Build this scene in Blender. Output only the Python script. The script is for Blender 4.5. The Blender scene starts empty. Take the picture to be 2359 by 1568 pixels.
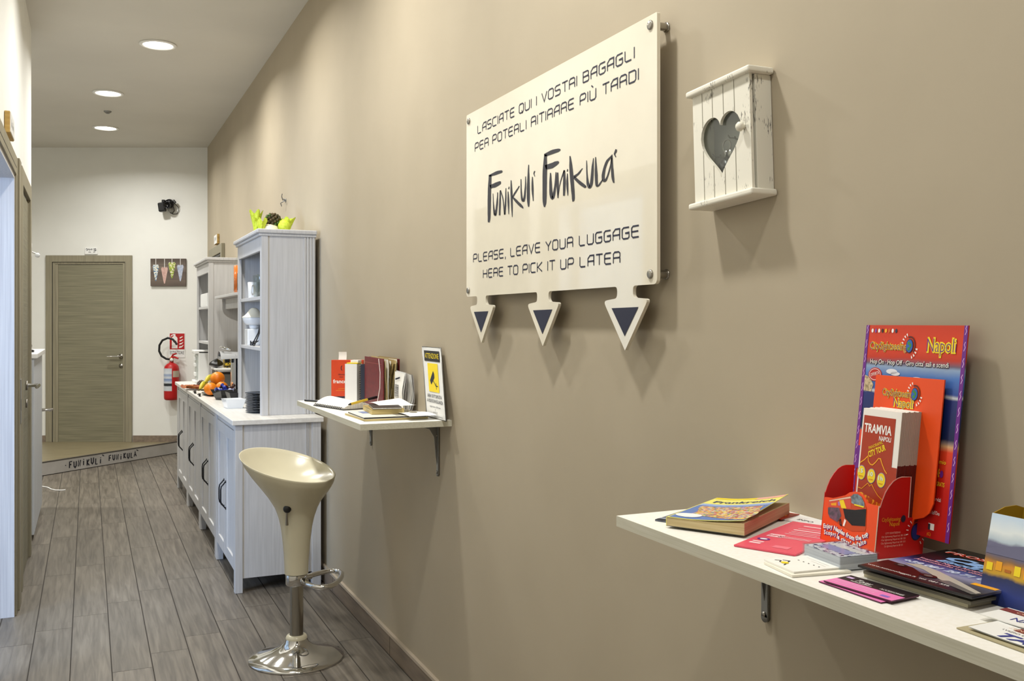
import bpy, bmesh, math, random
from mathutils import Matrix, Vector
random.seed(7)
PI = math.pi
SC = bpy.context.scene
COL = SC.collection
# ---------------------------------------------------------------- camera
FPX = 2200.0                      # focal length in pixels of the 2359 px wide frame
TH = math.atan((1180 - 203) / FPX)   # yaw to the right of the corridor axis (+Y)
cam_d = bpy.data.cameras.new('camera')
cam_d.sensor_width = 36.0
cam_d.lens = FPX * 36.0 / 2359
cam_d.shift_y = -42.0 / 2359
cam_d.clip_start = 0.05
cam = bpy.data.objects.new('camera', cam_d)
cam.location = (0, 0, 1.35)
cam.rotation_euler = (PI / 2, 0, -TH)
COL.objects.link(cam)
SC.camera = cam
# ---------------------------------------------------------------- view, world, assumed daylight lamp
SC.view_settings.view_transform = 'Standard'
SC.view_settings.look = 'None'
SC.view_settings.exposure = 0.0
SC.view_settings.gamma = 1.0
SC.view_settings.use_curve_mapping = False
wd = bpy.data.worlds.new('world'); SC.world = wd; wd.use_nodes = True
wd.node_tree.nodes['Background'].inputs[0].default_value = (0.75, 0.85, 1.0, 1)
wd.node_tree.nodes['Background'].inputs[1].default_value = 0.5
LAMP_W = 21.0
def area(name, loc, rot, sx, sy, power, col, spread=PI):
    l = bpy.data.lights.new(name, 'AREA'); l.shape = 'RECTANGLE'; l.size = sx; l.size_y = sy
    l.energy = power; l.color = col; l.spread = spread
    o = bpy.data.objects.new(name, l); o.location = loc; o.rotation_euler = rot; COL.objects.link(o); return o
area('assumed_daylight_lamp', (-2.86, 2.6, 1.55), (PI / 2, 0, -PI / 2), 1.5, 1.6, 155, (0.50, 0.67, 1.0))  # added area lamp at an assumed window, stands in for daylight
# ---------------------------------------------------------------- helpers: colour, material
def lin(c):
    if isinstance(c, str):
        c = [int(c[i:i + 2], 16) / 255 for i in (0, 2, 4)]
    return tuple((x / 12.92 if x <= 0.04045 else ((x + 0.055) / 1.055) ** 2.4) for x in c) + (1.0,)
MATS = {}
def mat(name, col, rough=0.5, metal=0.0, col2=None, nscale=(8, 8, 8), lo=0.35, hi=0.65, bump=0.0, coat=0.0, detail=3.0, spec=0.5, emit=0.0):
    if name in MATS: return MATS[name]
    m = bpy.data.materials.new(name); m.use_nodes = True
    nt = m.node_tree; b = nt.nodes['Principled BSDF']
    b.inputs['Base Color'].default_value = lin(col)
    b.inputs['Roughness'].default_value = rough
    b.inputs['Metallic'].default_value = metal
    b.inputs['Specular IOR Level'].default_value = spec
    if coat: b.inputs['Coat Weight'].default_value = coat; b.inputs['Coat Roughness'].default_value = 0.05
    if emit:
        b.inputs['Emission Color'].default_value = lin(col); b.inputs['Emission Strength'].default_value = emit
    tc = nt.nodes.new('ShaderNodeTexCoord'); mp = nt.nodes.new('ShaderNodeMapping')
    mp.inputs['Scale'].default_value = nscale
    nz = nt.nodes.new('ShaderNodeTexNoise'); nz.inputs['Scale'].default_value = 1.0; nz.inputs['Detail'].default_value = detail
    nt.links.new(tc.outputs['Object'], mp.inputs['Vector']); nt.links.new(mp.outputs['Vector'], nz.inputs['Vector'])
    rp = nt.nodes.new('ShaderNodeValToRGB')
    rp.color_ramp.elements[0].position = lo; rp.color_ramp.elements[1].position = hi
    c1 = lin(col); c2 = lin(col2) if col2 else tuple(x * 0.96 for x in c1[:3]) + (1,)
    rp.color_ramp.elements[0].color = c1; rp.color_ramp.elements[1].color = c2
    nt.links.new(nz.outputs['Fac'], rp.inputs['Fac']); nt.links.new(rp.outputs['Color'], b.inputs['Base Color'])
    if bump:
        bp = nt.nodes.new('ShaderNodeBump'); bp.inputs['Strength'].default_value = bump; bp.inputs['Distance'].default_value = 0.002
        nt.links.new(nz.outputs['Fac'], bp.inputs['Height']); nt.links.new(bp.outputs['Normal'], b.inputs['Normal'])
    MATS[name] = m
    return m
def glass_mat(name, tint=(0.95, 0.97, 0.96), gl=0.06):
    if name in MATS: return MATS[name]
    m = bpy.data.materials.new(name); m.use_nodes = True; nt = m.node_tree
    for n in list(nt.nodes):
        if n.type != 'OUTPUT_MATERIAL': nt.nodes.remove(n)
    out = [n for n in nt.nodes if n.type == 'OUTPUT_MATERIAL'][0]
    tr = nt.nodes.new('ShaderNodeBsdfTransparent'); tr.inputs[0].default_value = tint + (1,)
    g = nt.nodes.new('ShaderNodeBsdfGlossy'); g.inputs['Roughness'].default_value = gl
    fr = nt.nodes.new('ShaderNodeLayerWeight'); fr.inputs[0].default_value = 0.25
    pw = nt.nodes.new('ShaderNodeMath'); pw.operation = 'POWER'; pw.inputs[1].default_value = 3.0; nt.links.new(fr.outputs['Facing'], pw.inputs[0])
    sm = nt.nodes.new('ShaderNodeMath'); sm.operation = 'MULTIPLY_ADD'; sm.inputs[1].default_value = 0.6; sm.inputs[2].default_value = 0.05; nt.links.new(pw.outputs[0], sm.inputs[0])
    mx = nt.nodes.new('ShaderNodeMixShader')
    nt.links.new(sm.outputs[0], mx.inputs[0]); nt.links.new(tr.outputs[0], mx.inputs[1]); nt.links.new(g.outputs[0], mx.inputs[2])
    nt.links.new(mx.outputs[0], out.inputs[0])
    MATS[name] = m
    return m
def ramp_mat(name, stops, axis='z', p0=0.0, p1=1.0, rough=0.35, wob=0.0, wscale=20):
    """printed picture: colour bands along one object axis, edges wobbled by noise"""
    m = bpy.data.materials.new(name); m.use_nodes = True; nt = m.node_tree; b = nt.nodes['Principled BSDF']
    b.inputs['Roughness'].default_value = rough
    tc = nt.nodes.new('ShaderNodeTexCoord'); sp = nt.nodes.new('ShaderNodeSeparateXYZ')
    nt.links.new(tc.outputs['Object'], sp.inputs[0])
    mr = nt.nodes.new('ShaderNodeMapRange'); mr.inputs['From Min'].default_value = p0; mr.inputs['From Max'].default_value = p1
    src = sp.outputs[{'x': 0, 'y': 1, 'z': 2}[axis]]
    if wob:
        nz = nt.nodes.new('ShaderNodeTexNoise'); nz.inputs['Scale'].default_value = wscale; nz.inputs['Detail'].default_value = 4
        nt.links.new(tc.outputs['Object'], nz.inputs['Vector'])
        ma = nt.nodes.new('ShaderNodeMath'); ma.operation = 'MULTIPLY_ADD'; ma.inputs[1].default_value = wob
        nt.links.new(nz.outputs['Fac'], ma.inputs[0]); nt.links.new(src, ma.inputs[2]); src = ma.outputs[0]
    nt.links.new(src, mr.inputs['Value'])
    rp = nt.nodes.new('ShaderNodeValToRGB'); el = rp.color_ramp.elements
    while len(el) < len(stops): el.new(0.5)
    for e, (p, c) in zip(el, stops): e.position = p; e.color = lin(c)
    nt.links.new(mr.outputs[0], rp.inputs[0]); nt.links.new(rp.outputs[0], b.inputs['Base Color'])
    MATS[name] = m
    return m
def speckle_mat(name, cols, scale=60, rough=0.35):
    """printed many-coloured picture"""
    m = bpy.data.materials.new(name); m.use_nodes = True; nt = m.node_tree; b = nt.nodes['Principled BSDF']
    b.inputs['Roughness'].default_value = rough
    tc = nt.nodes.new('ShaderNodeTexCoord'); vo = nt.nodes.new('ShaderNodeTexVoronoi'); vo.inputs['Scale'].default_value = scale
    nt.links.new(tc.outputs['Object'], vo.inputs['Vector'])
    sp = nt.nodes.new('ShaderNodeSeparateColor'); nt.links.new(vo.outputs['Color'], sp.inputs[0])
    rp = nt.nodes.new('ShaderNodeValToRGB'); rp.color_ramp.interpolation = 'CONSTANT'; el = rp.color_ramp.elements
    while len(el) < len(cols): el.new(0.5)
    for i, (e, c) in enumerate(zip(el, cols)): e.position = i / len(cols); e.color = lin(c)
    nt.links.new(sp.outputs[0], rp.inputs[0]); nt.links.new(rp.outputs[0], b.inputs['Base Color'])
    MATS[name] = m
    return m
# ---------------------------------------------------------------- helpers: mesh
I4 = Matrix.Identity(4)
def frame(o, u, v):
    """matrix whose local x runs along u, local y along v, origin o"""
    o, u, v = Vector(o), Vector(u), Vector(v); n = u.cross(v).normalized()
    return Matrix(((u.x, v.x, n.x, o.x), (u.y, v.y, n.y, o.y), (u.z, v.z, n.z, o.z), (0, 0, 0, 1)))
TXT = {}
def text_geo(s, offset=0.0, shear=0.0, res=2):
    k = (s, offset, shear, res)
    if k in TXT: return TXT[k]
    cu = bpy.data.curves.new('t', 'FONT'); cu.body = s; cu.size = 1.0; cu.offset = offset; cu.shear = shear
    cu.resolution_u = res; cu.fill_mode = 'FRONT'
    o = bpy.data.objects.new('t', cu); COL.objects.link(o)
    bpy.context.view_layer.update()
    me = bpy.data.meshes.new_from_object(o.evaluated_get(bpy.context.evaluated_depsgraph_get()))
    vs = [tuple(v.co[:2]) for v in me.vertices]; fs = [tuple(p.vertices) for p in me.polygons]
    bpy.data.objects.remove(o); bpy.data.curves.remove(cu); bpy.data.meshes.remove(me)
    TXT[k] = (vs, fs)
    return TXT[k]
class MB:
    def __init__(s, M=None):
        s.v = []; s.f = []; s.fm = []; s.sm = []; s.mats = []; s.M = M or I4.copy()
    def mi(s, m):
        if m not in s.mats: s.mats.append(m)
        return s.mats.index(m)
    def add(s, vs, fs, m, smooth=False, M=None):
        T = s.M @ M if M is not None else s.M
        b = len(s.v); k = s.mi(m)
        s.v += [tuple(T @ Vector(v)) for v in vs]
        for f in fs:
            s.f.append(tuple(b + i for i in f)); s.fm.append(k); s.sm.append(smooth)
        return s
    def box(s, x0, x1, y0, y1, z0, z1, m, bevel=0.0, seg=2, M=None):
        if x0 > x1: x0, x1 = x1, x0
        if y0 > y1: y0, y1 = y1, y0
        if z0 > z1: z0, z1 = z1, z0
        if not bevel:
            vs = [(x, y, z) for z in (z0, z1) for y in (y0, y1) for x in (x0, x1)]
            fs = [(0, 2, 3, 1), (4, 5, 7, 6), (0, 1, 5, 4), (2, 6, 7, 3), (0, 4, 6, 2), (1, 3, 7, 5)]
            return s.add(vs, fs, m, M=M)
        bm = bmesh.new(); bmesh.ops.create_cube(bm, size=1.0)
        for v in bm.verts:
            v.co = Vector(((x0 + x1) / 2 + v.co.x * (x1 - x0), (y0 + y1) / 2 + v.co.y * (y1 - y0), (z0 + z1) / 2 + v.co.z * (z1 - z0)))
        bmesh.ops.bevel(bm, geom=bm.edges[:], offset=bevel, segments=seg, affect='EDGES', profile=0.5)
        bm.verts.index_update()
        vs = [tuple(v.co) for v in bm.verts]; fs = [tuple(v.index for v in f.verts) for f in bm.faces]; bm.free()
        return s.add(vs, fs, m, M=M)
    def prism(s, poly, a, b, m, plane='xy', smooth=False, M=None):
        """closed 2D outline extruded from a to b along the third axis"""
        def P(p, t):
            return {'xy': (p[0], p[1], t), 'xz': (p[0], t, p[1]), 'yz': (t, p[0], p[1])}[plane]
        n = len(poly)
        vs = [P(p, a) for p in poly] + [P(p, b) for p in poly]
        s.add(vs, [tuple(range(n - 1, -1, -1)), tuple(range(n, 2 * n))], m, M=M)
        return s.add(vs, [(i, (i + 1) % n, n + (i + 1) % n, n + i) for i in range(n)], m, smooth, M=M)
    def lathe(s, prof, m, seg=32, c=(0, 0, 0), smooth=True, M=None, a0=0.0, a1=2 * PI, ex=1.0, ey=1.0):
        vs = []; fs = []; full = abs(a1 - a0 - 2 * PI) < 1e-6; n = seg if full else seg + 1
        for r, z in prof:
            for i in range(n):
                a = a0 + (a1 - a0) * i / seg
                vs.append((c[0] + r * ex * math.cos(a), c[1] + r * ey * math.sin(a), c[2] + z))
        for j in range(len(prof) - 1):
            for i in range(seg):
                i2 = (i + 1) % n
                fs.append((j * n + i, j * n + i2, (j + 1) * n + i2, (j + 1) * n + i))
        return s.add(vs, fs, m, smooth, M=M)
    def cyl(s, p0, p1, r, m, seg=16, r1=None, M=None):
        return s.tube([p0, p1], [r, r if r1 is None else r1], m, seg, M=M)
    def tube(s, pts, r, m, seg=10, closed=False, M=None):
        pts = [Vector(p) for p in pts]; n = len(pts)
        rs = r if isinstance(r, (list, tuple)) else [r] * n
        vs = []; fs = []; up = None
        for i, p in enumerate(pts):
            t = (pts[(i + 1) % n] - pts[i - 1]) if closed else (pts[min(i + 1, n - 1)] - pts[max(i - 1, 0)])
            t.normalize()
            if up is None: up = Vector((0, 0, 1)) if abs(t.z) < 0.9 else Vector((1, 0, 0))
            x = up.cross(t); x = x.normalized() if x.length > 1e-6 else Vector((1, 0, 0))
            y = t.cross(x); up = y
            for k in range(seg):
                a = 2 * PI * k / seg
                vs.append(tuple(p + (x * math.cos(a) + y * math.sin(a)) * rs[i]))
        for i in range(n if closed else n - 1):
            j = (i + 1) % n
            for k in range(seg):
                fs.append((i * seg + k, i * seg + (k + 1) % seg, j * seg + (k + 1) % seg, j * seg + k))
        s.add(vs, fs, m, True, M=M)
        if not closed:
            s.add(vs, [tuple(range(seg - 1, -1, -1)), tuple(range((n - 1) * seg, n * seg))], m, M=M)
        return s
    def sphere(s, c, r, m, seg=20, rings=12, ez=1.0, ex=1.0, ey=1.0, M=None):
        return s.lathe([(r * math.sin(PI * i / rings), -r * ez * math.cos(PI * i / rings)) for i in range(rings + 1)], m, seg, c, ex=ex, ey=ey, M=M)
    def grid(s, nx, ny, fn, m, smooth=True, M=None):
        vs = [fn(i / nx, j / ny) for j in range(ny + 1) for i in range(nx + 1)]
        fs = [(j * (nx + 1) + i, j * (nx + 1) + i + 1, (j + 1) * (nx + 1) + i + 1, (j + 1) * (nx + 1) + i) for j in range(ny) for i in range(nx)]
        return s.add(vs, fs, m, smooth, M=M)
    # flat print: 2D points on the face given by frame F
    def poly(s, pts, F, m, lift=0.0003):
        return s.add([(p[0], p[1], lift) for p in pts], [tuple(range(len(pts)))], m, M=F)
    def rect(s, x0, y0, x1, y1, F, m, lift=0.0003):
        return s.poly([(x0, y0), (x1, y0), (x1, y1), (x0, y1)], F, m, lift)
    def disc(s, cx, cy, rx, ry, F, m, lift=0.0004, n=20):
        return s.poly([(cx + rx * math.cos(2 * PI * i / n), cy + ry * math.sin(2 * PI * i / n)) for i in range(n)], F, m, lift)
    def stroke(s, pts, w, F, m, lift=0.0004):
        n = len(pts); vs = []
        ws = w if isinstance(w, (list, tuple)) else [w] * n
        for i, p in enumerate(pts):
            a = Vector(pts[max(i - 1, 0)]).to_2d(); b = Vector(pts[min(i + 1, n - 1)]).to_2d()
            d = (b - a); d = d.normalized() if d.length > 1e-9 else Vector((1, 0))
            k = 1.0
            if 0 < i < n - 1:
                d1 = (Vector(p).to_2d() - a).normalized(); k = 1 / max(0.6, abs(d1.dot(d)))
            nx, ny = -d.y * ws[i] / 2 * k, d.x * ws[i] / 2 * k
            vs += [(p[0] + nx, p[1] + ny, lift), (p[0] - nx, p[1] - ny, lift)]
        return s.add(vs, [(2 * i, 2 * i + 1, 2 * i + 3, 2 * i + 2) for i in range(n - 1)], m, M=F)
    def text(s, st, x, y, h, F, m, width=None, offset=0.0, shear=0.0, lift=0.0005, align='l', rot=0.0, caps=0.70):
        vs, fs = text_geo(st, offset, shear)
        if not vs: return s
        xs = [v[0] for v in vs]; x0, x1 = min(xs), max(xs)
        sy = h / caps; sx = (width / (x1 - x0)) if width else sy
        w = (x1 - x0) * sx; ox = {'l': 0, 'c': -w / 2, 'r': -w}[align]
        ca, sa = math.cos(rot), math.sin(rot)
        out = []
        for a, b in vs:
            px, py = ox + (a - x0) * sx, b * sy
            out.append((x + px * ca - py * sa, y + px * sa + py * ca, lift))
        return s.add(out, fs, m, M=F)
    def build(s, name, parent=None, mods=None):
        me = bpy.data.meshes.new(name)
        me.from_pydata(s.v, [], s.f)
        for m in s.mats: me.materials.append(m)
        for p, k, q in zip(me.polygons, s.fm, s.sm): p.material_index = k; p.use_smooth = q
        me.update()
        o = bpy.data.objects.new(name, me); COL.objects.link(o)
        if parent: o.parent = parent
        return o
def tag(o, label=None, cat=None, group=None, kind=None):
    if label: o['label'] = label
    if cat: o['category'] = cat
    if group: o['group'] = group
    if kind: o['kind'] = kind
    return o
def thing(name, label, cat, loc=(0, 0, 0), rz=0.0, group=None, kind=None, rx=0.0, ry=0.0):
    o = bpy.data.objects.new(name, None); COL.objects.link(o)
    o.empty_display_size = 0.05; o.location = loc; o.rotation_euler = (rx, ry, rz)
    return tag(o, label, cat, group, kind)
def dup(root, loc=None, rz=None, label=None):
    def cp(o, par):
        c = o.copy(); COL.objects.link(c)
        if par: c.parent = par
        for ch in o.children: cp(ch, c)
        return c
    r = cp(root, None)
    if loc: r.location = loc
    if rz is not None: r.rotation_euler[2] = rz
    if label: r['label'] = label
    return r
def trace(o, U, V):
    """photo-crop points of a flat print -> its own plane coordinates (U, V = crop vectors of one metre along x and y)"""
    det = U[0] * V[1] - U[1] * V[0]
    return lambda x, y: (((x - o[0]) * V[1] - (y - o[1]) * V[0]) / det, ((y - o[1]) * U[0] - (x - o[0]) * U[1]) / det)
RW = -PI / 2          # things on the right wall: front (local -Y) faces the corridor, local x runs towards the viewer
FW = Vector((math.sin(TH), math.cos(TH), 0)); RT = Vector((math.cos(TH), -math.sin(TH), 0))
FD = 9.87             # distance of the far wall along the viewing direction
def far(xc, out, z): return tuple(RT * xc + FW * (FD - out) + Vector((0, 0, z)))
XR, XL, HC, SZ, CZ, FZ = 1.13, -0.32, 3.155, 1.017, 0.864, 0.115   # right wall, left wall, ceiling, wall shelves, worktop, raised floor
def vface(x0, y, z0):   # frame of a vertical face looking to local -Y
    return frame((x0, y, z0), (1, 0, 0), (0, 0, 1))
def hface(x0, y0, z):   # frame of a face looking up
    return frame((x0, y0, z), (1, 0, 0), (0, 1, 0))
# ---------------------------------------------------------------- materials
WALL = mat('beige_paint', 'b2a690', 0.75, col2='aea28c', nscale=(3, 3, 3), bump=0.03)
WHITEWALL = mat('white_paint', 'ebebe6', 0.75, col2='e7e7e2', nscale=(3, 3, 3), bump=0.02)
CEIL = mat('ceiling_paint', 'dad7cf', 0.85, col2='d6d3cb', nscale=(2, 2, 2))
GROUT = mat('grout', '3f3a34', 0.9)
SKIRT = mat('skirting_tile', '8a7a68', 0.5, col2='75675a', nscale=(30, 4, 40))
CAULK = mat('caulk', 'b9ab98', 0.7)
TAUPE = mat('taupe_laminate', '979079', 0.5, col2='837c68', nscale=(90, 90, 3), lo=0.3, hi=0.7)
TAUPEH = mat('taupe_laminate_horizontal', '8b866e', 0.5, col2='6f6b57', nscale=(2.5, 2.5, 110), lo=0.3, hi=0.7)
PALEJ = mat('pale_laminate', 'cfcdcc', 0.5, col2='b9b7b9', nscale=(120, 120, 2), lo=0.3, hi=0.7)
CABW = mat('white_wood_grain', 'cac9c8', 0.5, col2='b9b8b7', nscale=(110, 110, 4), lo=0.3, hi=0.75)
TOPW = mat('white_worktop', 'e6e3dc', 0.4, col2='dcd8d0', nscale=(60, 4, 60))
SHELFW = mat('shelf_laminate', 'f6f4ee', 0.45, col2='efece2', nscale=(140, 140, 6), lo=0.3, hi=0.7)
SHELFE = mat('shelf_edge_laminate', 'd9d6c6', 0.5, col2='cac6b2', nscale=(8, 160, 420), lo=0.3, hi=0.7)
CHROME = mat('chrome', 'dcdcdc', 0.06, 1.0)
STEEL = mat('brushed_steel', 'a8a49c', 0.3, 1.0)
GREYM = mat('grey_metal', '8e8e8c', 0.4, 0.7)
DARKM = mat('dark_metal', '2e2e30', 0.35, 0.8)
BLACK = mat('black_plastic', '151517', 0.35)
BLACKG = mat('black_gloss', '121214', 0.12)
RUBBER = mat('black_rubber', '101010', 0.6)
WHITEP = mat('white_plastic', 'eeeeec', 0.35)
PORC = mat('white_porcelain', 'f2f2f0', 0.15)
CREAM = mat('cream_plastic', 'd9d2b8', 0.24)
PAPER = mat('white_paper', 'f0eee8', 0.8)
PAGE = mat('page_edges', 'd8c68c', 0.85, col2='c0ab72', nscale=(6, 6, 400))
PAGEW = mat('white_page_edges', 'd9d6d0', 0.85, col2='b5b1ab', nscale=(400, 400, 6))
INK = mat('dark_ink', '22222e', 0.6)
NAVY = mat('navy_ink', '1c1f38', 0.5)
WINK = mat('white_ink', 'f4f2ee', 0.5)
YEL = mat('yellow_ink', 'f4d820', 0.5)
YEL2 = mat('amber_ink', 'f0a81c', 0.5)
RED = mat('red_card', 'c80e0c', 0.4)
ORG = mat('orange_card', 'ee4e18', 0.4)
PUR = mat('purple_ink', '6a2088', 0.45)
BLUE = mat('blue_ink', '1f3f96', 0.45)
GRN = mat('green_ink', '3c8a3c', 0.5)
BRED = mat('brick_red_print', 'a83412', 0.4)
MAROON = mat('maroon_print', '5c1a16', 0.45)
GLASS = glass_mat('clear_glass')
CLEARP = glass_mat('clear_plastic', (0.93, 0.95, 0.96), 0.15)
# ================================================================ THE SETTING
def struct(o, label=None):
    o['kind'] = 'structure'
    if label: o['label'] = label
    return o
# floor: wood-look tiles, 147.5 mm wide and 990 mm long, each row shifted by a sixth
def tile_mat():
    m = bpy.data.materials.new('wood_look_tile'); m.use_nodes = True; nt = m.node_tree; b = nt.nodes['Principled BSDF']
    b.inputs['Roughness'].default_value = 0.42
    at = nt.nodes.new('ShaderNodeAttribute'); at.attribute_name = 'tint'
    tc = nt.nodes.new('ShaderNodeTexCoord'); ad = nt.nodes.new('ShaderNodeVectorMath'); ad.operation = 'ADD'
    sc = nt.nodes.new('ShaderNodeVectorMath'); sc.operation = 'SCALE'; sc.inputs['Scale'].default_value = 13.0
    nt.links.new(at.outputs['Color'], sc.inputs[0])
    nt.links.new(tc.outputs['Object'], ad.inputs[0]); nt.links.new(sc.outputs[0], ad.inputs[1])
    mp = nt.nodes.new('ShaderNodeMapping'); mp.inputs['Scale'].default_value = (55, 3.2, 1); nt.links.new(ad.outputs[0], mp.inputs[0])
    nz = nt.nodes.new('ShaderNodeTexNoise'); nz.inputs['Scale'].default_value = 1; nz.inputs['Detail'].default_value = 6; nz.inputs['Distortion'].default_value = 0.6
    nt.links.new(mp.outputs[0], nz.inputs[0])
    rp = nt.nodes.new('ShaderNodeValToRGB'); e = rp.color_ramp.elements
    e[0].position = 0.3; e[0].color = lin('544d44'); e[1].position = 0.72; e[1].color = lin('7e766a')
    nt.links.new(nz.outputs['Fac'], rp.inputs[0])
    mp2 = nt.nodes.new('ShaderNodeMapping'); mp2.inputs['Scale'].default_value = (9, 2.2, 1); nt.links.new(ad.outputs[0], mp2.inputs[0])
    n2 = nt.nodes.new('ShaderNodeTexNoise'); n2.inputs['Scale'].default_value = 1; n2.inputs['Detail'].default_value = 3; nt.links.new(mp2.outputs[0], n2.inputs[0])
    mr = nt.nodes.new('ShaderNodeMapRange'); mr.inputs['To Min'].default_value = 0.72; mr.inputs['To Max'].default_value = 1.22
    nt.links.new(n2.outputs['Fac'], mr.inputs[0])
    sx = nt.nodes.new('ShaderNodeSeparateXYZ'); nt.links.new(at.outputs['Color'], sx.inputs[0])
    mr2 = nt.nodes.new('ShaderNodeMapRange'); mr2.inputs['To Min'].default_value = 0.86; mr2.inputs['To Max'].default_value = 1.1
    nt.links.new(sx.outputs[0], mr2.inputs[0])
    mm = nt.nodes.new('ShaderNodeMath'); mm.operation = 'MULTIPLY'; nt.links.new(mr.outputs[0], mm.inputs[0]); nt.links.new(mr2.outputs[0], mm.inputs[1])
    vs = nt.nodes.new('ShaderNodeVectorMath'); vs.operation = 'SCALE'
    nt.links.new(rp.outputs[0], vs.inputs[0]); nt.links.new(mm.outputs[0], vs.inputs['Scale']); nt.links.new(vs.outputs[0], b.inputs['Base Color'])
    bp = nt.nodes.new('ShaderNodeBump'); bp.inputs['Strength'].default_value = 0.15; bp.inputs['Distance'].default_value = 0.002
    nt.links.new(nz.outputs['Fac'], bp.inputs['Height']); nt.links.new(bp.outputs[0], b.inputs['Normal'])
    return m
TILE = tile_mat()
fb = MB()
TW, TL = 0.1475, 0.99
fb.box(-2.7, XR, -2.5, 11.0, -0.06, -0.0015, GROUT)
nf0 = len(fb.f); tints = []
for k in range(-19, 8):
    x0, x1 = max(-2.7, 0.085 + (k - 1) * TW + 0.0022), min(XR, 0.085 + k * TW - 0.0022)
    if x1 <= x0: continue
    y = 3.99 + 0.165 * (k - 1) - 9 * TL
    while y < 11.0:
        a, b_ = max(-2.5, y + 0.0012), min(11.0, y + TL - 0.0012)
        if b_ > a:
            fb.add([(x0, a, 0), (x1, a, 0), (x1, b_, 0), (x0, b_, 0)], [(0, 1, 2, 3)], TILE); tints.append((random.random(), random.random(), random.random(), 1))
        y += TL
floor = struct(fb.build('floor'), 'grey brown wood-look tile floor with dark long joints')
ca = floor.data.attributes.new('tint', 'FLOAT_COLOR', 'FACE')
for i, t in enumerate(tints): ca.data[nf0 + i].color = t
# raised floor behind a skewed riser board
RAISED = mat('raised_floor_boards', '8d8266', 0.4, col2='73694f', nscale=(3, 60, 60), lo=0.3, hi=0.7)
rA, rB = Vector((-0.365, 9.35)), Vector((0.819, 10.39)); rd = (rB - rA).normalized()
pL, pR = rA - rd * 3.2, rA + rd * 2.05
fwl = [Vector(far(-3.0, 0, 0)).to_2d(), Vector(far(-7.2, 0, 0)).to_2d()]
rf = MB(); rf.prism([tuple(pL), tuple(pR), (1.13, 10.8), tuple(fwl[1])], -0.01, FZ, RAISED)
struct(rf.build('floor'), 'raised light wood floor in front of the far door')
RISER = mat('riser_board', 'c3c0bd', 0.5, col2='b5b2ae', nscale=(6, 6, 6))
tr = thing('trim_1', 'pale riser board of the step with black handwriting', None, (rA.x, rA.y, 0), math.atan2(rd.y, rd.x), kind='structure')
b = MB(); b.box(-3.2, 2.0, -0.014, 0.02, 0.006, FZ, RISER); b.box(-3.2, 2.0, -0.016, 0.022, FZ, FZ + 0.006, GROUT); b.box(-3.2, 2.0, -0.006, 0.02, 0, 0.008, GROUT)
b.build('riser_board', tr)
b = MB(); F = vface(0, -0.0145, 0)
def hand(bm, word, x, y, h, F, m, adv, w, jit=0.0):
    G = {'F': [[(.05, 0), (.1, 1), (.75, 1.0)], [(.05, .5), (.6, .55)]], 'U': [[(.05, 1), (.1, .2), (.4, 0), (.7, .25), (.75, 1)]], 'N': [[(.05, 0), (.1, 1), (.6, 0), (.7, 1)]],
         'I': [[(.3, 0), (.35, .7)], [(.36, .85), (.37, .98)]], 'K': [[(.1, 0), (.12, 1)], [(.7, 1), (.15, .45), (.75, 0)]], 'L': [[(.15, 1), (.1, .05), (.65, .05)]],
         'A': [[(0, 0), (.3, 1), (.7, 0)], [(.12, .35), (.55, .35)]], "'": [[(-.5, 1.35), (.1, 1.1)]], '.': [[(.2, .4), (.3, .5)]], ' ': []}
    for c in word:
        j = random.uniform(-jit, jit) * h
        for st in G[c]: bm.stroke([(x + a * adv * 0.8, y + b_ * h + j) for a, b_ in st], w, F, m)
        x += adv * (0 if c == "'" else 1)
tx = [0.0, 0.0]
hand(b, ".FUNIKULI", 0.22, 0.032, 0.056, F, INK, 0.048, 0.012, 0.12)
hand(b, "'", 0.655, 0.035, 0.052, F, INK, 0.048, 0.009)
hand(b, "FUNIKULA", 0.715, 0.035, 0.05, F, INK, 0.044, 0.0115, 0.12)
hand(b, "'", 1.07, 0.04, 0.046, F, INK, 0.048, 0.009)
tag(b.build('lettering', tr), 'black hand-painted letters')
# walls
b = MB(); b.box(XR, XR + 0.15, -2.5, 10.9, -0.06, HC + 0.05, WALL); struct(b.build('wall_right'), 'long beige wall with the notice board and shelves')
c0, c1 = far(-3.05, 0, 0), far(-7.4, 0, 0); d0, d1 = far(-3.05, -0.15, 0), far(-7.4, -0.15, 0)
b = MB(); b.prism([c0[:2], c1[:2], d1[:2], d0[:2]], -0.06, HC + 0.05, WHITEWALL); struct(b.build('wall_far'), 'white end wall with the wooden door')
# left wall with two doorways: open one Y 4.30..4.945, closed one Y 5.43..6.13
LT = 0.13; OA, OB, OH = 4.0, 4.945, 2.03; CA, CB = 5.45, 6.15
b = MB()
for y0, y1, z0, z1 in ((-2.5, OA, 0, HC), (OA, OB, OH, HC), (OB, CA, 0, HC), (CA, CB, OH + .02, HC), (CB, 6.6, 0, HC)):
    b.box(XL - LT, XL, y0, y1, z0 - (0.06 if z0 == 0 else 0), z1 + (0.05 if z1 == HC else 0), WHITEWALL)
struct(b.build('wall_left'), 'white left wall with doorways')
b = MB(); b.box(-2.8, XL - LT, 6.4, 6.6, -0.06, HC + 0.05, WHITEWALL); struct(b.build('wall_alcove'), 'white return wall behind the left corner')
b = MB(); b.box(-2.85, -2.7, 6.4, 12.2, -0.06, HC + 0.05, WHITEWALL); struct(b.build('wall_side'), 'white side wall beyond the corner')
b = MB(); b.box(XL - LT, XR + .15, -2.65, -2.5, -0.06, HC + 0.05, WHITEWALL); struct(b.build('wall_back'), 'white wall behind the viewer')
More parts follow.
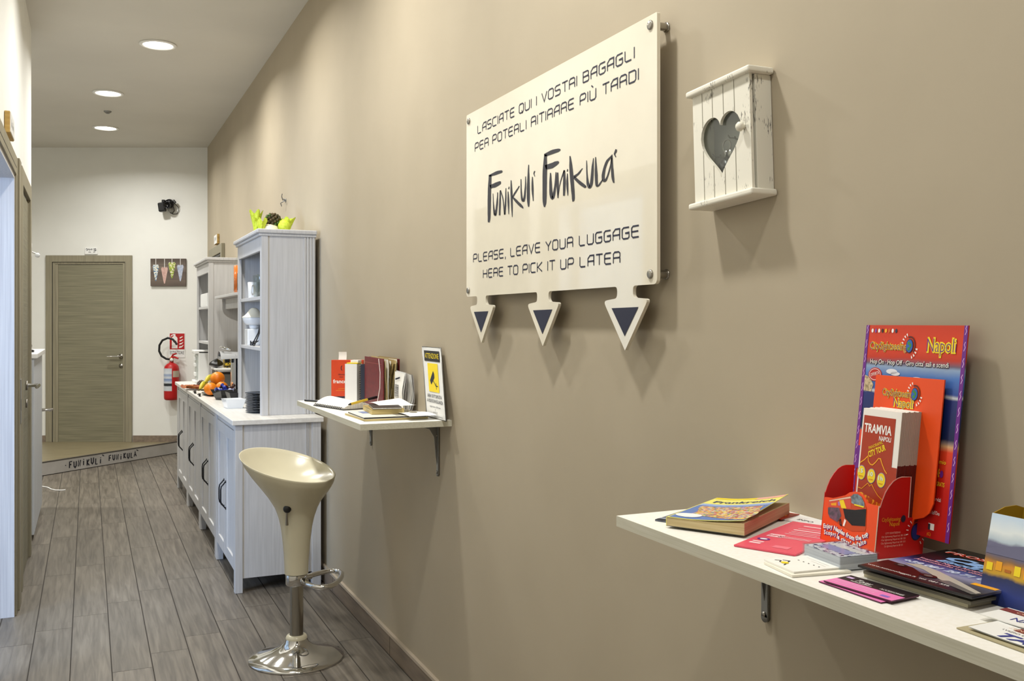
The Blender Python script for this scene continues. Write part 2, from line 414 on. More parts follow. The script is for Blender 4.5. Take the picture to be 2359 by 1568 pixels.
b = MB(); b.box(-2.85, XR + 0.15, -2.65, 12.2, HC, HC + 0.12, CEIL); struct(b.build('ceiling'), 'plain pale ceiling with recessed lights')
# unseen side room behind the open doorway, with an assumed window and added lamp
b = MB()
b.box(-3.0, XL - LT, 1.45, 1.6, -0.06, 2.9, WHITEWALL); b.box(-3.0, XL - LT, 5.75, 5.9, -0.06, 2.9, WHITEWALL)
b.box(-3.0, XL - LT, 1.6, 5.75, 2.75, 2.9, WHITEWALL)
b.box(-3.0, -2.9, 1.6, 1.85, 0, 2.75, WHITEWALL); b.box(-3.0, -2.9, 3.35, 5.75, 0, 2.75, WHITEWALL); b.box(-3.0, -2.9, 1.85, 3.35, 0, .75, WHITEWALL); b.box(-3.0, -2.9, 1.85, 3.35, 2.35, 2.75, WHITEWALL)
struct(b.build('wall_room'), 'assumed white walls of the unseen side room')
wn = thing('assumed_window', 'assumed unseen window of the side room, with an added daylight lamp', None, (-2.95, 2.6, 0.75), -PI / 2, kind='structure')  # assumed window out of view, opening for the added daylight lamp
b = MB()
for x0, x1, z0, z1 in ((-.75, .75, 0, .06), (-.75, .75, 1.54, 1.6), (-.75, -.69, .06, 1.54), (.69, .75, .06, 1.54), (-.03, .03, .06, 1.54)): b.box(x0, x1, -.03, .03, z0, z1, WHITEP)
b.build('assumed_window_frame', wn)
b = MB(); b.box(-.69, .69, -.004, .004, .06, 1.54, GLASS); b.build('pane', wn)  # glass of the assumed window
# baseboards
b = MB(); b.box(XR - 0.011, XR, -2.5, 8.85, 0, 0.078, SKIRT)
y = -2.2
while y < 8.8: b.box(XR - 0.0114, XR - .0108, y, y + .003, 0, .078, GROUT); y += TL
b.box(XR - 0.013, XR, -2.5, 8.85, 0.078, 0.090, CAULK)
struct(b.build('baseboard_right'), 'brown tile baseboard with pale caulk line along the beige wall')
tr = thing('baseboard_far', 'brown baseboard right of the far door', None, far(-3.915, 0, FZ), -TH, kind='structure')
b = MB(); b.box(0, .80, -.012, 0, 0, .066, SKIRT); b.box(-1.6, -.89, -.012, 0, 0, .066, SKIRT); b.build('skirting_strip', tr)
# far door
dr = thing('door_1', 'grey brown wood-grain door in the far white wall', None, far(-4.811, 0, FZ), -TH, kind='structure')
DW, DH = 0.889, 1.925
b = MB()
for x0, x1, z0, z1 in ((0, .068, 0, DH), (DW - .068, DW, 0, DH), (0.068, DW - .068, DH - .068, DH)): b.box(x0, x1, -.022, 0.0, z0, z1, TAUPE, .002)
for x0, x1, z0, z1 in ((.068, .094, 0, DH - .068), (DW - .094, DW - .068, 0, DH - .068), (.094, DW - .094, DH - .09, DH - .068)): b.box(x0, x1, -.013, 0.0, z0, z1, TAUPE, .002)
for x0, x1, z0, z1 in ((.094, .125, 0, DH - .09), (DW - .082, DW - .094, 0, DH - .09)): b.box(x0, x1, -.008, 0.0, z0, z1, TAUPE)
for xx in (.0685, DW - .0685): b.box(xx - .001, xx + .001, -.0225, 0, 0, DH - .068, DARKM)
b.box(.068, DW - .068, -.0225, 0, DH - .0695, DH - .0675, DARKM)
b.build('door_frame', dr)
b = MB(); b.box(.126, DW - .083, -.004, 0.0, .0, DH - .092, TAUPEH); b.build('door_leaf', dr)
b = MB()
b.lathe([(0, 0), (.024, 0), (.024, .008), (0, .008)], STEEL, 20, M=Matrix.Translation((DW - .115, -.004, .885)) @ Matrix.Rotation(PI / 2, 4, 'X'))
b.tube([(DW - .115, -.01, .885), (DW - .115, -.05, .885), (DW - .125, -.058, .885), (DW - .24, -.055, .883)], .009, CHROME, 10)
tag(b.build('door_handle', dr), 'chrome lever handle')
b = MB(); b.lathe([(0, 0), (.022, 0), (.022, .006), (0, .006)], STEEL, 20, M=Matrix.Translation((DW - .115, -.004, .785)) @ Matrix.Rotation(PI / 2, 4, 'X'))
b.box(DW - .118, DW - .112, -.0115, -.004, .772, .79, BLACK); b.build('key_plate', dr)
# open doorway on the left: pale lit jamb lining and taupe casing
def casing(bm, y0, y1, h, w, out, m):   # on the left wall, Empty at wall face with front = local -Y (faces +X), local x along +Y
    for x0, x1, z0, z1 in ((y0 - w, y0, 0, h + w), (y1, y1 + w, 0, h + w), (y0, y1, h, h + w)): bm.box(x0, x1, -out, 0.0, z0, z1, m, .002)
d2 = thing('door_2', 'open doorway on the left with daylit pale jamb and taupe casing', None, (XL, 0, 0), PI / 2, kind='structure')
b = MB(); casing(b, OA, OB, OH, .085, .02, TAUPE)
b.box(OB + .03, OB + .034, -.0205, 0, 0, OH, DARKM); b.box(OA, OB, -.0205, 0, OH + .03, OH + .034, DARKM); b.build('door_frame', d2)
b = MB(); b.box(OB - .02, OB, -.012, LT + .03, 0, OH, PALEJ); b.box(OA, OA + .02, -.012, LT + .03, 0, OH, PALEJ); b.box(OA + .02, OB - .02, -.012, LT + .03, OH - .02, OH, PALEJ)
b.box(OB - .06, OB - .02, .10, LT + .02, 0, OH - .02, PALEJ); b.build('door_lining', d2)
b = MB(); b.box(5.03, 5.16, -.028, 0, 0, OH + .09, TAUPE, .003); b.build('cover_strip', d2)
b = MB(); b.box(5.06, 5.13, -.0305, -.027, .87, 1.08, GREYM, .001); b.box(5.085, 5.105, -.031, -.029, .93, .985, BLACK); tag(b.build('strike_plate', d2), 'grey metal strike plate')
d3 = thing('door_3', 'closed taupe door on the left wall with lever handle', None, (XL, 0, 0), PI / 2, kind='structure')
b = MB(); casing(b, CA, CB, OH + .02, .085, .02, TAUPE); b.box(CA, CA + .02, -.008, .06, 0, OH + .02, TAUPE); b.box(CB - .02, CB, -.008, .06, 0, OH + .02, TAUPE); b.build('door_frame', d3)
b = MB(); b.box(CA + .022, CB - .022, .0, .04, .008, OH + .015, TAUPEH); b.box(5.62, 5.632, -.001, .002, 0, OH, DARKM); b.box(5.64, CB - .025, -.006, .03, .008, OH, TAUPEH); b.build('door_leaf', d3)
b = MB(); b.lathe([(0, 0), (.026, 0), (.026, .01), (0, .01)], STEEL, 20, M=Matrix.Translation((5.93, -.006, 1.0)) @ Matrix.Rotation(PI / 2, 4, 'X'))
b.tube([(5.93, -.01, 1.0), (5.93, -.06, 1.0), (5.92, -.07, 1.0), (5.80, -.066, .998)], .010, CHROME, 10); tag(b.build('door_handle', d3), 'chrome lever handle')
b = MB(); b.lathe([(0, 0), (.024, 0), (.024, .008), (0, .008)], STEEL, 20, M=Matrix.Translation((5.93, -.006, .90)) @ Matrix.Rotation(PI / 2, 4, 'X')); b.build('key_plate', d3)
# door on the right wall behind the far shelf unit
d4 = thing('door_4', 'taupe door frame on the beige wall behind the far shelf unit', None, (XR, 8.93, 0), RW, kind='structure')
b = MB()
for x0, x1, z0, z1 in ((-.085, 0, 0, 2.065), (-1.0, -.915, 0, 2.065), (-.915, -.085, 1.985, 2.065)): b.box(x0, x1, -.03, -.001, z0, z1, TAUPE, .002)
b.box(-.915, -.085, -.016, -.001, 1.965, 1.985, DARKM); b.build('door_frame', d4)
b = MB(); b.box(-.915, -.085, -.008, -.001, .12, 1.965, TAUPEH); b.build('door_leaf', d4)
# ceiling lights
EMIT = mat('lamp_diffuser', 'fff6e4', 0.5, emit=14.0)
def ceiling_light(x, y, label, pw=1.0):
    t = thing('ceiling_light', label, 'ceiling light', (x, y, HC), 0, 'recessed round ceiling lights')
    b = MB(); b.lathe([(.093, -.002), (.112, -.002), (.116, -.006), (.112, -.010), (.095, -.012), (.090, -.004)], WHITEP, 40); b.build('trim_ring', t)
    b = MB(); b.lathe([(0, -.006), (.093, -.006)], EMIT, 40); b.build('diffuser', t)
    l = bpy.data.lights.new('ceiling_light_lamp', 'AREA'); l.shape = 'DISK'; l.size = .17; l.energy = LAMP_W; l.color = (1.0, .985, .94); l.spread = math.radians(155); l.energy *= pw
    o = bpy.data.objects.new('ceiling_light_lamp', l); o.location = (0, 0, -.014); COL.objects.link(o); o.parent = t
    return t
ceiling_light(.416, 6.60, 'largest and nearest of the three lit round ceiling lights in view')
ceiling_light(.145, 8.15, 'middle one of the three lit round ceiling lights in view')
ceiling_light(.150, 9.62, 'farthest lit round ceiling light, closest to the end wall')
for i, yy in enumerate((5.05, 3.5, 1.95, .40)):  # lamps out of view, assumed from the visible row and cast shadows
    ceiling_light(.40, yy, ['assumed round ceiling light above the bar stool, out of view', 'assumed round ceiling light above the shelf of old books, out of view', 'assumed round ceiling light over the notice board, out of view', 'assumed round ceiling light over the leaflet shelf, out of view'][i], (.85, 1, 1, .6)[i])
ceiling_light(-1.6, 8.3, 'added unseen fill light as a round ceiling fixture in the hall left of the corridor', 2.0)  # added fill light in an invented fixture, brightens the hall and end wall
b = MB(); b.lathe([(0, -.022), (.012, -.022), (.03, -.008), (.032, 0)], GREYM, 20)
o = tag(b.build('ceiling_sensor'), 'tiny grey sensor on the ceiling between the two far lights', 'sensor'); o.location = (.154, 8.87, HC)
# ================================================================ CABINETS, WORKTOP, SHELF UNITS
CX0 = 0.668; CD = 0.43
def base_cabinet(y1, y0, label):
    """front faces -X; local x runs from the far end (0) to the near end (w), local y into the wall"""
    w = y1 - y0; t = thing('base_cabinet', label, 'cabinet', (CX0, y1, 0), RW, 'white base cabinets in a row')
    H = .838
    b = MB(); b.box(.042, w - .042, .02, CD, .10, .115, CABW); b.box(.042, w - .042, CD - .012, CD, .1, H, CABW)
    b.box(.03, w - .03, .008, .028, H - .035, H, CABW, .002); b.box(.03, w - .03, .012, .028, .085, .10, CABW, .002); b.box(.03, w - .03, .02, CD - .01, H - .012, H, CABW)
    b.build('body', t)
    for xa, xb in ((0, .045), (w - .045, w)):
        for ya, yb in ((0, .038), (CD - .045, CD)):
            b = MB(); b.box(xa + .0008, xb - .0008, ya, yb, 0, H, CABW, .002); b.build('leg', t)
    for x in (0.006, w - .022):
        b = MB(); b.box(x, x + .016, .038, CD - .045, .072, H, CABW)
        xo = x + .016 if x > .1 else x - .004
        for k in range(3):   # fluted strips beside the rear leg
            b.box(xo, xo + .004, CD - .066 + k * .007 - .012, CD - .0625 + k * .007 - .012, .072, H, CABW)
        b.build('side_panel', t)
    mid = w / 2
    for xa, xb, hx in ((.047, mid - .0015, mid - .035), (mid + .0015, w - .047, mid + .035)):
        b = MB(); z0, z1 = .102, H - .037
        fw = .06
        b.box(xa, xb, .012, .02, z0, z1, CABW)
        for u0, u1, v0, v1 in ((xa, xa + fw, z0, z1), (xb - fw, xb, z0, z1), (xa + fw, xb - fw, z0, z0 + fw), (xa + fw, xb - fw, z1 - fw, z1)):
            b.box(u0, u1, .003, .013, v0, v1, CABW, .0025)
        d = b.build('door', t)
        h = MB(); zc = .432
        h.tube([(hx, .003, zc + .072), (hx, -.002, zc + .069), (hx, -.008, zc + .060), (hx, -.021, zc + .046), (hx, -.024, zc + .03), (hx, -.024, zc - .03), (hx, -.021, zc - .046), (hx, -.008, zc - .060), (hx, -.002, zc - .069), (hx, .003, zc - .072)],
               [.002, .0032, .0036, .0036, .0036, .0036, .0036, .0036, .0032, .002], DARKM, 8)
        for s in (1, -1): h.box(hx - .005, hx + .005, -.001, .004, zc + s * .071 - .007, zc + s * .071 + .007, DARKM, .0015)
        tag(h.build('handle', d), 'dark metal bow handle')
    return t
ed = [8.26, 7.405, 6.55, 5.69, 4.895]
base_cabinet(ed[0], ed[1], 'white two-door base cabinet farthest away, below the far shelf unit')
base_cabinet(ed[1], ed[2], 'white two-door base cabinet second from the far end of the row')
base_cabinet(ed[2], ed[3], 'white two-door base cabinet second from the bar stool')
base_cabinet(ed[3], ed[4], 'nearest white two-door base cabinet, its end panel behind the bar stool')
b = MB(); b.box(.652, 1.108, 4.878, 8.275, .8385, CZ, TOPW, .003)
tag(b.build('worktop'), 'long continuous white worktop over the row of base cabinets', 'worktop')
def shelf_unit(y1, y0, label, shelves):
    w = y1 - y0; D = .282; z1 = .935   # height above worktop without cornice
    t = thing('shelf_unit', label, 'shelf unit', (.8235, y1, CZ + .0005), RW, 'white open shelf units standing on the worktop')
    for x in (0, w - .02):
        b = MB(); b.box(x, x + .02, .012, D, 0, z1, CABW)
        xo = x + .02 if x > .1 else x - .006
        b.box(xo, xo + .006, 0, .034, 0, z1, CABW, .001)
        for k in range(4): b.box(xo, xo + .005, D - .062 + k * .0155, D - .0505 + k * .0155, 0, z1, CABW, .001)
        b.build('side_panel', t)
    b = MB(); b.box(.02, w - .02, D - .01, D, 0, z1, CABW); b.build('back_panel', t)
    for x in (.0002, w - .0422):
        b = MB(); b.box(x, x + .042, 0, .016, 0, z1, CABW, .0015); b.build('stile', t)
    b = MB(); b.box(.042, w - .042, 0, .016, z1 - .075, z1, CABW, .0015); b.build('top_rail', t)
    b = MB(); b.box(-.012, w + .012, -.012, D + .004, z1, z1 + .014, CABW, .003); b.box(-.022, w + .022, -.024, D + .006, z1 + .014, z1 + .036, CABW, .005); b.build('cornice', t)
    for z in shelves:
        b = MB(); b.box(.0205, w - .0205, .010, D - .0105, z - .018, z, CABW, .001); b.build('shelf', t)
    return t
shelf_unit(5.915, 5.065, 'taller-looking white open shelf unit nearest the viewer with green mesh on top', [.352, .624])
shelf_unit(8.28, 7.43, 'white open shelf unit at the far end of the worktop', [.335, .607])
# small wall shelf between the two units
t = thing('wall_shelf', 'small white wall shelf between the two shelf units, carrying the juice', 'shelf', (XR, 6.74, 1.52), RW)
b = MB(); b.box(-.55, .80, -.28, -.001, 0, .018, CABW, .002); b.build('shelf_board', t)
for x in (-.44, .72):
    b = MB(); pr = [(-.24, -.0005), (-.24, -.075)] + [(-.24 + .22 * (1 - math.cos(a)), -.075 - .10 * math.sin(a)) for a in [PI / 2 * i / 8 for i in range(9)]] + [(-.001, -.175), (-.001, -.0005)]
    b.prism(pr, x - .014, x + .014, CABW, 'yz'); b.build('bracket', t)
b = MB(); b.box(-.42, .70, -.22, -.20, -.075, -.0005, CABW, .002); b.build('apron', t)
# ================================================================ THINGS ON THE SHELF UNITS
def jug(name, label, cat, x, y, z, r, h, fill, fillcol, group=None):
    t = thing(name, label, cat, (x, y, z), 0, group)
    b = MB(); b.lathe([(0, .002), (r, .002), (r, h * .62), (r * .55, h * .8), (r * .5, h * .93), (r * .58, h)], GLASS, 24); b.build('glass', t)
    b = MB(); b.lathe([(0, .006), (r * .94, .006), (r * .94, h * fill), (0, h * fill)], fillcol, 24); b.build('juice', t)
    return t
OJ = mat('orange_juice', 'f07808', 0.25)
BERRY = mat('dark_berry_juice', '2a2438', 0.2)
jug('juice_jug', 'glass carafe of orange juice on the small wall shelf', 'carafe', .915, 6.40, 1.5385, .052, .30, .60, OJ)
jug('juice_jug', 'dark juice carafe beside the orange juice, half hidden by the near shelf unit', 'carafe', .90, 6.22, 1.5385, .040, .22, .55, BERRY)
t = thing('mug', 'white mug on the upper shelf of the near shelf unit', 'mug', (.885, 5.70, 1.4885), -2.0)
b = MB(); b.lathe([(0, 0), (.030, 0), (.033, .004), (.036, .092), (.034, .095), (.032, .09), (.028, .008), (0, .008)], PORC, 28); b.build('cup', t)
b = MB(); b.tube([(.034, 0, .075), (.055, 0, .07), (.060, 0, .048), (.052, 0, .026), (.033, 0, .022)], .005, PORC, 8); b.build('handle', t)
b = MB(); b.lathe([(0, 0), (.026, 0), (.030, .11), (.031, .125), (.029, .124), (.025, .006), (0, .006)], GLASS, 24)
g1 = tag(b.build('drinking_glass'), 'clear drinking glass right beside the white mug', 'glass', 'clear glasses on the upper shelf'); g1.location = (.88, 5.51, 1.4885)
for (x, y), lb in zip(((.875, 5.37), (.95, 5.42), (.96, 5.55)), ('clear drinking glass nearest the shelf unit post', 'clear drinking glass behind the nearest glass', 'clear drinking glass at the back behind the mug')):
    dup(g1, (x, y, 1.4885), label=lb)
t = thing('dish_stand', 'white square stand on the middle shelf carrying the domed dish', 'stand', (.885, 5.70, 1.2165), 0)
b = MB(); b.box(-.045, .045, -.06, .06, 0, .095, PORC, .006); b.build('body', t); b = MB(); b.lathe([(.02, .095), (.026, .1), (.03, .118), (0, .118)], PORC, 20); b.build('foot', t)
t = thing('covered_dish', 'white bowl with pointed domed lid on the middle shelf', 'dish', (.885, 5.70, 1.335), 0)
b = MB(); b.lathe([(0, 0), (.045, 0), (.056, .012), (.064, .032), (.066, .042), (.06, .042), (0, .035)], PORC, 32); b.build('bowl', t)
b = MB(); b.lathe([(.068, .043), (.066, .046), (.054, .054), (.042, .066), (.033, .078), (.026, .088), (.017, .096), (.008, .099), (0, .0995)], mat('ivory_porcelain', 'f6efd8', .2), 32); b.build('lid', t)
t = thing('easel_stand', 'small black plate easel at the front of the middle shelf', 'stand', (.853, 5.45, 1.2165), RW)
b = MB()
for s in (-1, 1): b.tube([(s * .045, -.012, .004), (s * .02, .02, .075), (s * .012, .028, .12)], .0035, BLACK, 8); b.tube([(s * .045, -.018, .003), (s * .045, -.018, .03)], .0035, BLACK, 8); b.tube([(s * .045, -.02, .012), (s * .03, .012, .03)], .003, BLACK, 8)
b.tube([(-.045, -.014, .02), (.045, -.014, .02)], .004, BLACK, 8); b.tube([(-.014, .027, .1), (.014, .027, .1)], .003, BLACK, 8); b.build('frame', t)
TRAYG = mat('pale_green_tray', 'b9c6c4', 0.3)
t = thing('serving_tray', 'pale green tray standing upright at the bottom of the near shelf unit', 'tray', (.96, 5.48, CZ), RW, rx=-.12)
b = MB(); b.box(-.11, .17, 0, .008, 0, .235, TRAYG, .004); b.build('panel', t); b = MB(); b.tube([(-.11, .002, .004), (-.11, .002, .236), (.17, .002, .236), (.17, .002, .004)], .006, mat('tray_rim', '5f6a6a', .4), 8); b.build('rim', t)
# far unit
t = thing('ribbed_box', 'white ribbed box on the upper shelf of the far shelf unit', 'box', (.88, 7.90, 1.4715), RW)
b = MB(); b.box(-.22, .2, -.04, .10, 0, .105, WHITEP, .004)
for k in range(14): b.box(-.21 + k * .029, -.20 + k * .029, -.044, -.04, .008, .10, WHITEP)
b.build('body', t)
t = thing('drink_dispenser', 'white boxy dispenser at the far end of the worktop', 'dispenser', (.775, 8.08, CZ), RW)
b = MB(); b.box(-.11, .11, .03, .24, 0, .255, WHITEP, .006); b.box(-.11, .11, 0, .24, .235, .262, WHITEP, .006); b.box(-.11, .11, 0, .24, 0, .02, WHITEP, .004); b.build('body', t)
b = MB(); b.box(-.095, .095, .022, .03, .03, .225, mat('clear_grey_front', 'b9beb9', .25), .003)
for k in (.075, .15, .20): b.box(-.05, .05, .008, .022, k - .02, k + .008, WHITEP, .004)
b.build('front_panel', t)
# on top of the near unit
TOP = CZ + .972
NET = mat('lime_net', 'd4e04a', 0.6, col2='b8cc28', nscale=(80, 80, 80))
t = thing('table_decoration', 'lime green net favour with pine cone on top of the near shelf unit', 'decoration', (.95, 5.45, TOP), RW)
def crumple(bm, cx, cy, cz, r, h, ph, m, turns=9):
    bm.grid(36, 8, lambda u, v: (cx + r * (.25 + .75 * v) * (1 + .22 * math.sin(turns * 2 * PI * u + ph)) * math.cos(2 * PI * u), cy + r * (.25 + .75 * v) * (1 + .2 * math.sin(turns * 2 * PI * u + ph)) * math.sin(2 * PI * u), cz + h * (v ** .8) + .012 * math.sin(5 * 2 * PI * u + ph * 2) * v), m)
b = MB(); crumple(b, .0, .075, .01, .045, .085, 1.3, NET, 6); tag(b.build('net', t), 'lime green net on the right')
b = MB(); crumple(b, .03, -.07, .004, .03, .08, 2.0, NET, 5); tag(b.build('net', t), 'short lime green net fan')
b = MB(); crumple(b, -.02, -.09, .004, .034, .128, .3, NET, 5); tag(b.build('net', t), 'lime green net fan')
b = MB(); b.sphere((.02, .06, .055), .038, NET, 16, 10); tag(b.build('net_ball', t), 'lime green net ball')
b = MB(); b.lathe([(0, 0), (.05, 0), (.055, .02), (.045, .05), (.025, .062), (0, .064)], mat('cream_base', 'e9e2c2', .6), 24, c=(0, -.015, 0)); b.build('base', t)
CONE = mat('pine_cone', '5a4526', 0.7, col2='37391c', nscale=(60, 60, 60))
b = MB(); b.sphere((.0, .0, .088), .03, CONE, 16, 10)
for k in range(60):
    a = k * 2.4; zz = -1 + 2 * (k + .5) / 60; rr = math.sqrt(1 - zz * zz) * .036
    p = Vector((rr * math.cos(a), rr * math.sin(a) * 1.15, .088 + zz * .034)); b.sphere(p, .0085, CONE if k % 4 else mat('cone_leaf', '4f6a2a', .6), 6, 4)
tag(b.build('pine_cone', t), 'brown and green cone')
# ================================================================ THINGS ON THE WORKTOP
PLATE = [(0, 0), (.05, 0), (.052, .002), (.082, .007), (.088, .0085), (.088, .0105), (.08, .009), (.05, .004), (0, .004)]
b = MB(); b.lathe(PLATE, BLACKG, 40)
pl = tag(b.build('plate'), 'lowest black plate of the stack on the worktop', 'plate', 'black plates stacked in the near shelf unit'); pl.location = (.862, 5.27, CZ)
words = ['second', 'third', 'fourth', 'fifth', 'sixth', 'seventh', 'eighth', 'ninth', 'tenth', 'eleventh']
for k in range(1, 12):
    p = dup(pl, (.862 + .0025 * math.sin(k * 2.1), 5.27 + .0025 * math.cos(k * 1.7), CZ + k * .0088), label=('black plate %s from the bottom of the stack' % words[k - 1]) if k < 11 else 'topmost black plate of the stack on the worktop')
def dish(name, label, cat, loc, rz, w, d, h, m, taper=.75, wall=.006):
    t = thing(name, label, cat, loc, rz); b = MB()
    def ring(s, z, k=0): return [((sx * (w / 2 - k)) * s, (sy * (d / 2 - k)) * s, z) for sx, sy in ((-1, -1), (1, -1), (1, 1), (-1, 1))]
    vs = ring(taper, 0) + ring(1, h) + ring(1, h, wall) + ring(taper, .006, wall)
    b.add(vs, [(3, 2, 1, 0)] + [(i, (i + 1) % 4, 4 + (i + 1) % 4, 4 + i) for i in range(4)] + [(4 + i, 4 + (i + 1) % 4, 8 + (i + 1) % 4, 8 + i) for i in range(4)] + [(8 + i, 8 + (i + 1) % 4, 12 + (i + 1) % 4, 12 + i) for i in range(4)] + [(12, 13, 14, 15)], m)
    b.build('body', t); return t
dish('square_dish', 'white square porcelain dish in front of the black plates', 'dish', (.755, 5.60, CZ), .1, .11, .12, .052, PORC)
dish('serving_tray', 'black rectangular deep tray behind the white square dish', 'tray', (.89, 5.985, CZ), .04, .24, .16, .062, BLACK, .85)
dish('candy_bowl', 'black square bowl filled with wrapped sweets', 'bowl', (.785, 6.225, CZ), .4, .125, .125, .065, BLACKG, .6)
CW = [mat('wrapper_blue', '3b49b0', .25), mat('wrapper_silver', 'b9bfe0', .25), mat('wrapper_brown', '4a2c28', .3), mat('wrapper_black', '1b1a2c', .25)]
def candy(x, y, z, rz, ry, m, label):
    b = MB(); M = Matrix.Rotation(ry, 4, 'Y')
    b.sphere((0, 0, 0), .012, m, 10, 6, ex=1.3, M=M)
    for s in (-1, 1): b.lathe([(.004, 0), (.008, .007), (.013, .014)], m, 8, M=M @ Matrix.Translation((s * .014, 0, 0)) @ Matrix.Rotation(s * PI / 2, 4, 'Y'))
    o = tag(b.build('candy'), label, 'sweet', 'wrapped sweets in the black bowl'); o.location = (x, y, z); o.rotation_euler[2] = rz
cl = [(-.03, -.03, .058, 0, 'blue wrapped sweet at the front corner of the black bowl'), (.0, -.035, .062, 0, 'blue wrapped sweet at the front edge of the bowl'), (.03, -.03, .060, 1, 'silver wrapped sweet at the right front of the bowl'), (-.035, .0, .064, 1, 'silver wrapped sweet at the left edge of the bowl'), (.0, 0, .078, 0, 'topmost blue wrapped sweet in the black bowl'), (.035, .005, .07, 2, 'brown wrapped sweet at the right edge of the bowl'), (-.02, .035, .068, 3, 'dark wrapped sweet at the back left of the bowl'), (.02, .035, .074, 2, 'brown wrapped sweet at the back right of the bowl'), (.05, .03, .072, 2, 'brown wrapped sweet overhanging the back corner')]
for i, (dx, dy, dz, k, lb) in enumerate(cl): candy(.785 + dx, 6.225 + dy, CZ + dz, i * 1.3, .5 - .2 * (i % 4), CW[k], lb)
ORANGE = mat('orange_peel', 'f59410', 0.4, col2='ee7f08', nscale=(12, 12, 12), bump=.1)
t = thing('fruit_platter', 'flat black platter under the fruit on the worktop', 'platter', (.80, 6.67, CZ), 0)
b = MB(); b.lathe([(0, 0), (.10, 0), (.155, .012), (.152, .015), (.10, .005), (0, .005)], BLACKG, 36, ex=.68, ey=1.15); b.build('dish', t)
def orange(x, y, z, r, label):
    t = thing('orange', label, 'orange', (x, y, z), 0, 'oranges on the fruit platter')
    b = MB(); b.sphere((0, 0, 0), r, ORANGE, 28, 18, ez=.96); b.build('peel', t)
    b = MB(); b.lathe([(0, .0), (.004, .0), (.003, .003), (0, .003)], mat('stem_green', '4c5a22', .6), 8, c=(0, 0, r * .955)); b.build('stem', t)
orange(.735, 6.52, CZ + .05, .043, 'front left orange sitting low on the black platter')
orange(.815, 6.60, CZ + .05, .042, 'orange behind the sweets bowl, half hidden')
orange(.800, 6.70, CZ + .106, .048, 'largest orange, topmost in the fruit pile')
BAN = mat('banana_peel', 'dcc22c', 0.45, col2='a9a82a', nscale=(14, 14, 14))
def banana(x, y, z, rz, label, flip=1):
    t = thing('banana', label, 'banana', (x, y, z), rz, 'bananas beside the oranges')
    pts = [(-.085 + .17 * k / 10, .0, .035 * math.sin(PI * k / 10)) for k in range(11)]
    rs = [.007, .013, .0165, .018, .0185, .0185, .018, .0165, .0135, .009, .005]
    b = MB(); b.tube(pts, rs, BAN, 6); b.build('peel', t)
    b = MB(); b.tube([pts[0], (-.10, 0, -.006), (-.108, 0, -.004)], [.006, .0045, .005], mat('banana_stem', '5c5424', .7), 6); b.build('stem', t)
banana(.735, 6.88, CZ + .030, 1.1, 'lower banana in front, greenish yellow')
banana(.785, 6.93, CZ + .072, .95, 'upper banana lying against the largest orange')
LEAF = mat('dried_leaf', '8c3a1c', 0.7, col2='b06a30', nscale=(40, 40, 40))
t = thing('dried_leaves', 'crumpled red brown dried leaves at the left end of the fruit', 'decoration', (.715, 7.2, CZ), .3)
for sx, sy, rr, mm in ((0, 0, .075, LEAF), (.04, -.12, .06, mat('dried_leaf_yellow', 'c2a048', .7)), (-.03, .09, .05, LEAF)):
    b = MB(); b.grid(14, 10, lambda u, v: (sx + (u - .5) * rr * 2 * math.sin(PI * (v * .9 + .05)), sy + (v - .5) * rr * 2.2, .006 + .012 * (1 + math.sin(9 * u + 5 * v + sx * 90)) + .01 * abs(u - .5)), mm); b.build('leaf', t)
t = thing('pine_cone', 'grey brown pine cone beside the dried leaves', 'pine cone', (.765, 7.37, CZ + .03), .3)
b = MB(); GC = mat('grey_cone', '6b5d56', .7)
b.sphere((0, 0, 0), .022, GC, 12, 8)
for k in range(46):
    a = k * 2.4; zz = -1 + 2 * (k + .5) / 46; rr = math.sqrt(1 - zz * zz) * .027; b.sphere((rr * math.cos(a), rr * math.sin(a), zz * .024), .0075, GC, 6, 4)
b.build('scales', t)
# cutlery laid in front of the fruit
def cutlery(x, y, rz, label):
    t = thing('serving_tongs', label, 'tongs', (x, y, CZ), rz, 'dark serving tongs on the worktop')
    b = MB(); b.box(-.09, .09, -.007, .007, .001, .005, BLACK, .0015); b.box(-.09, .08, -.007, .007, .012, .016, BLACK, .0015, M=Matrix.Rotation(.06, 4, 'Y')); b.build('arms', t)
    b = MB(); b.box(.078, .10, -.012, .012, .001, .004, BLACK, .001); b.build('tip', t)
cutlery(.675, 6.62, 1.5, 'dark serving tongs nearest the front edge before the oranges')
cutlery(.674, 6.90, 1.5, 'dark serving tongs in front of the bananas')
# coffee machine
t = thing('coffee_machine', 'chrome and black coffee machine standing against the near shelf unit', 'coffee machine', (.925, 6.37, CZ), RW)
b = MB(); b.box(-.09, .09, -.06, .10, 0, .27, BLACK, .02); b.box(-.085, .085, -.14, -.05, 0, .03, BLACK, .01); b.build('body', t)
b = MB(); b.grid(12, 10, lambda u, v: (-.088 + .176 * u, -.062 - .02 * math.sin(PI * u), .02 + .26 * v), CHROME); tag(b.build('front_plate', t), 'curved chrome front')
b = MB(); b.grid(16, 12, lambda u, v: (.092 * math.cos(PI * v), -.155 + .25 * u, .262 + .05 * math.sin(PI * v) * (1 - .5 * u) - .012 * (1 - u)), mat('silver_plastic', 'c9cacb', .25, .3)); b.box(-.085, .085, -.15, .08, .255, .265, mat('silver_plastic', 'c9cacb', .25, .3)); tag(b.build('head', t), 'silver overhanging head')
b = MB(); b.tube([(-.05, -.09, .312), (-.05, -.14, .325), (.05, -.14, .325), (.05, -.09, .312)], .007, CHROME, 10); b.build('lever', t)
b = MB(); b.box(-.012, .012, -.12, -.09, .225, .258, BLACK, .004); b.build('spout', t)
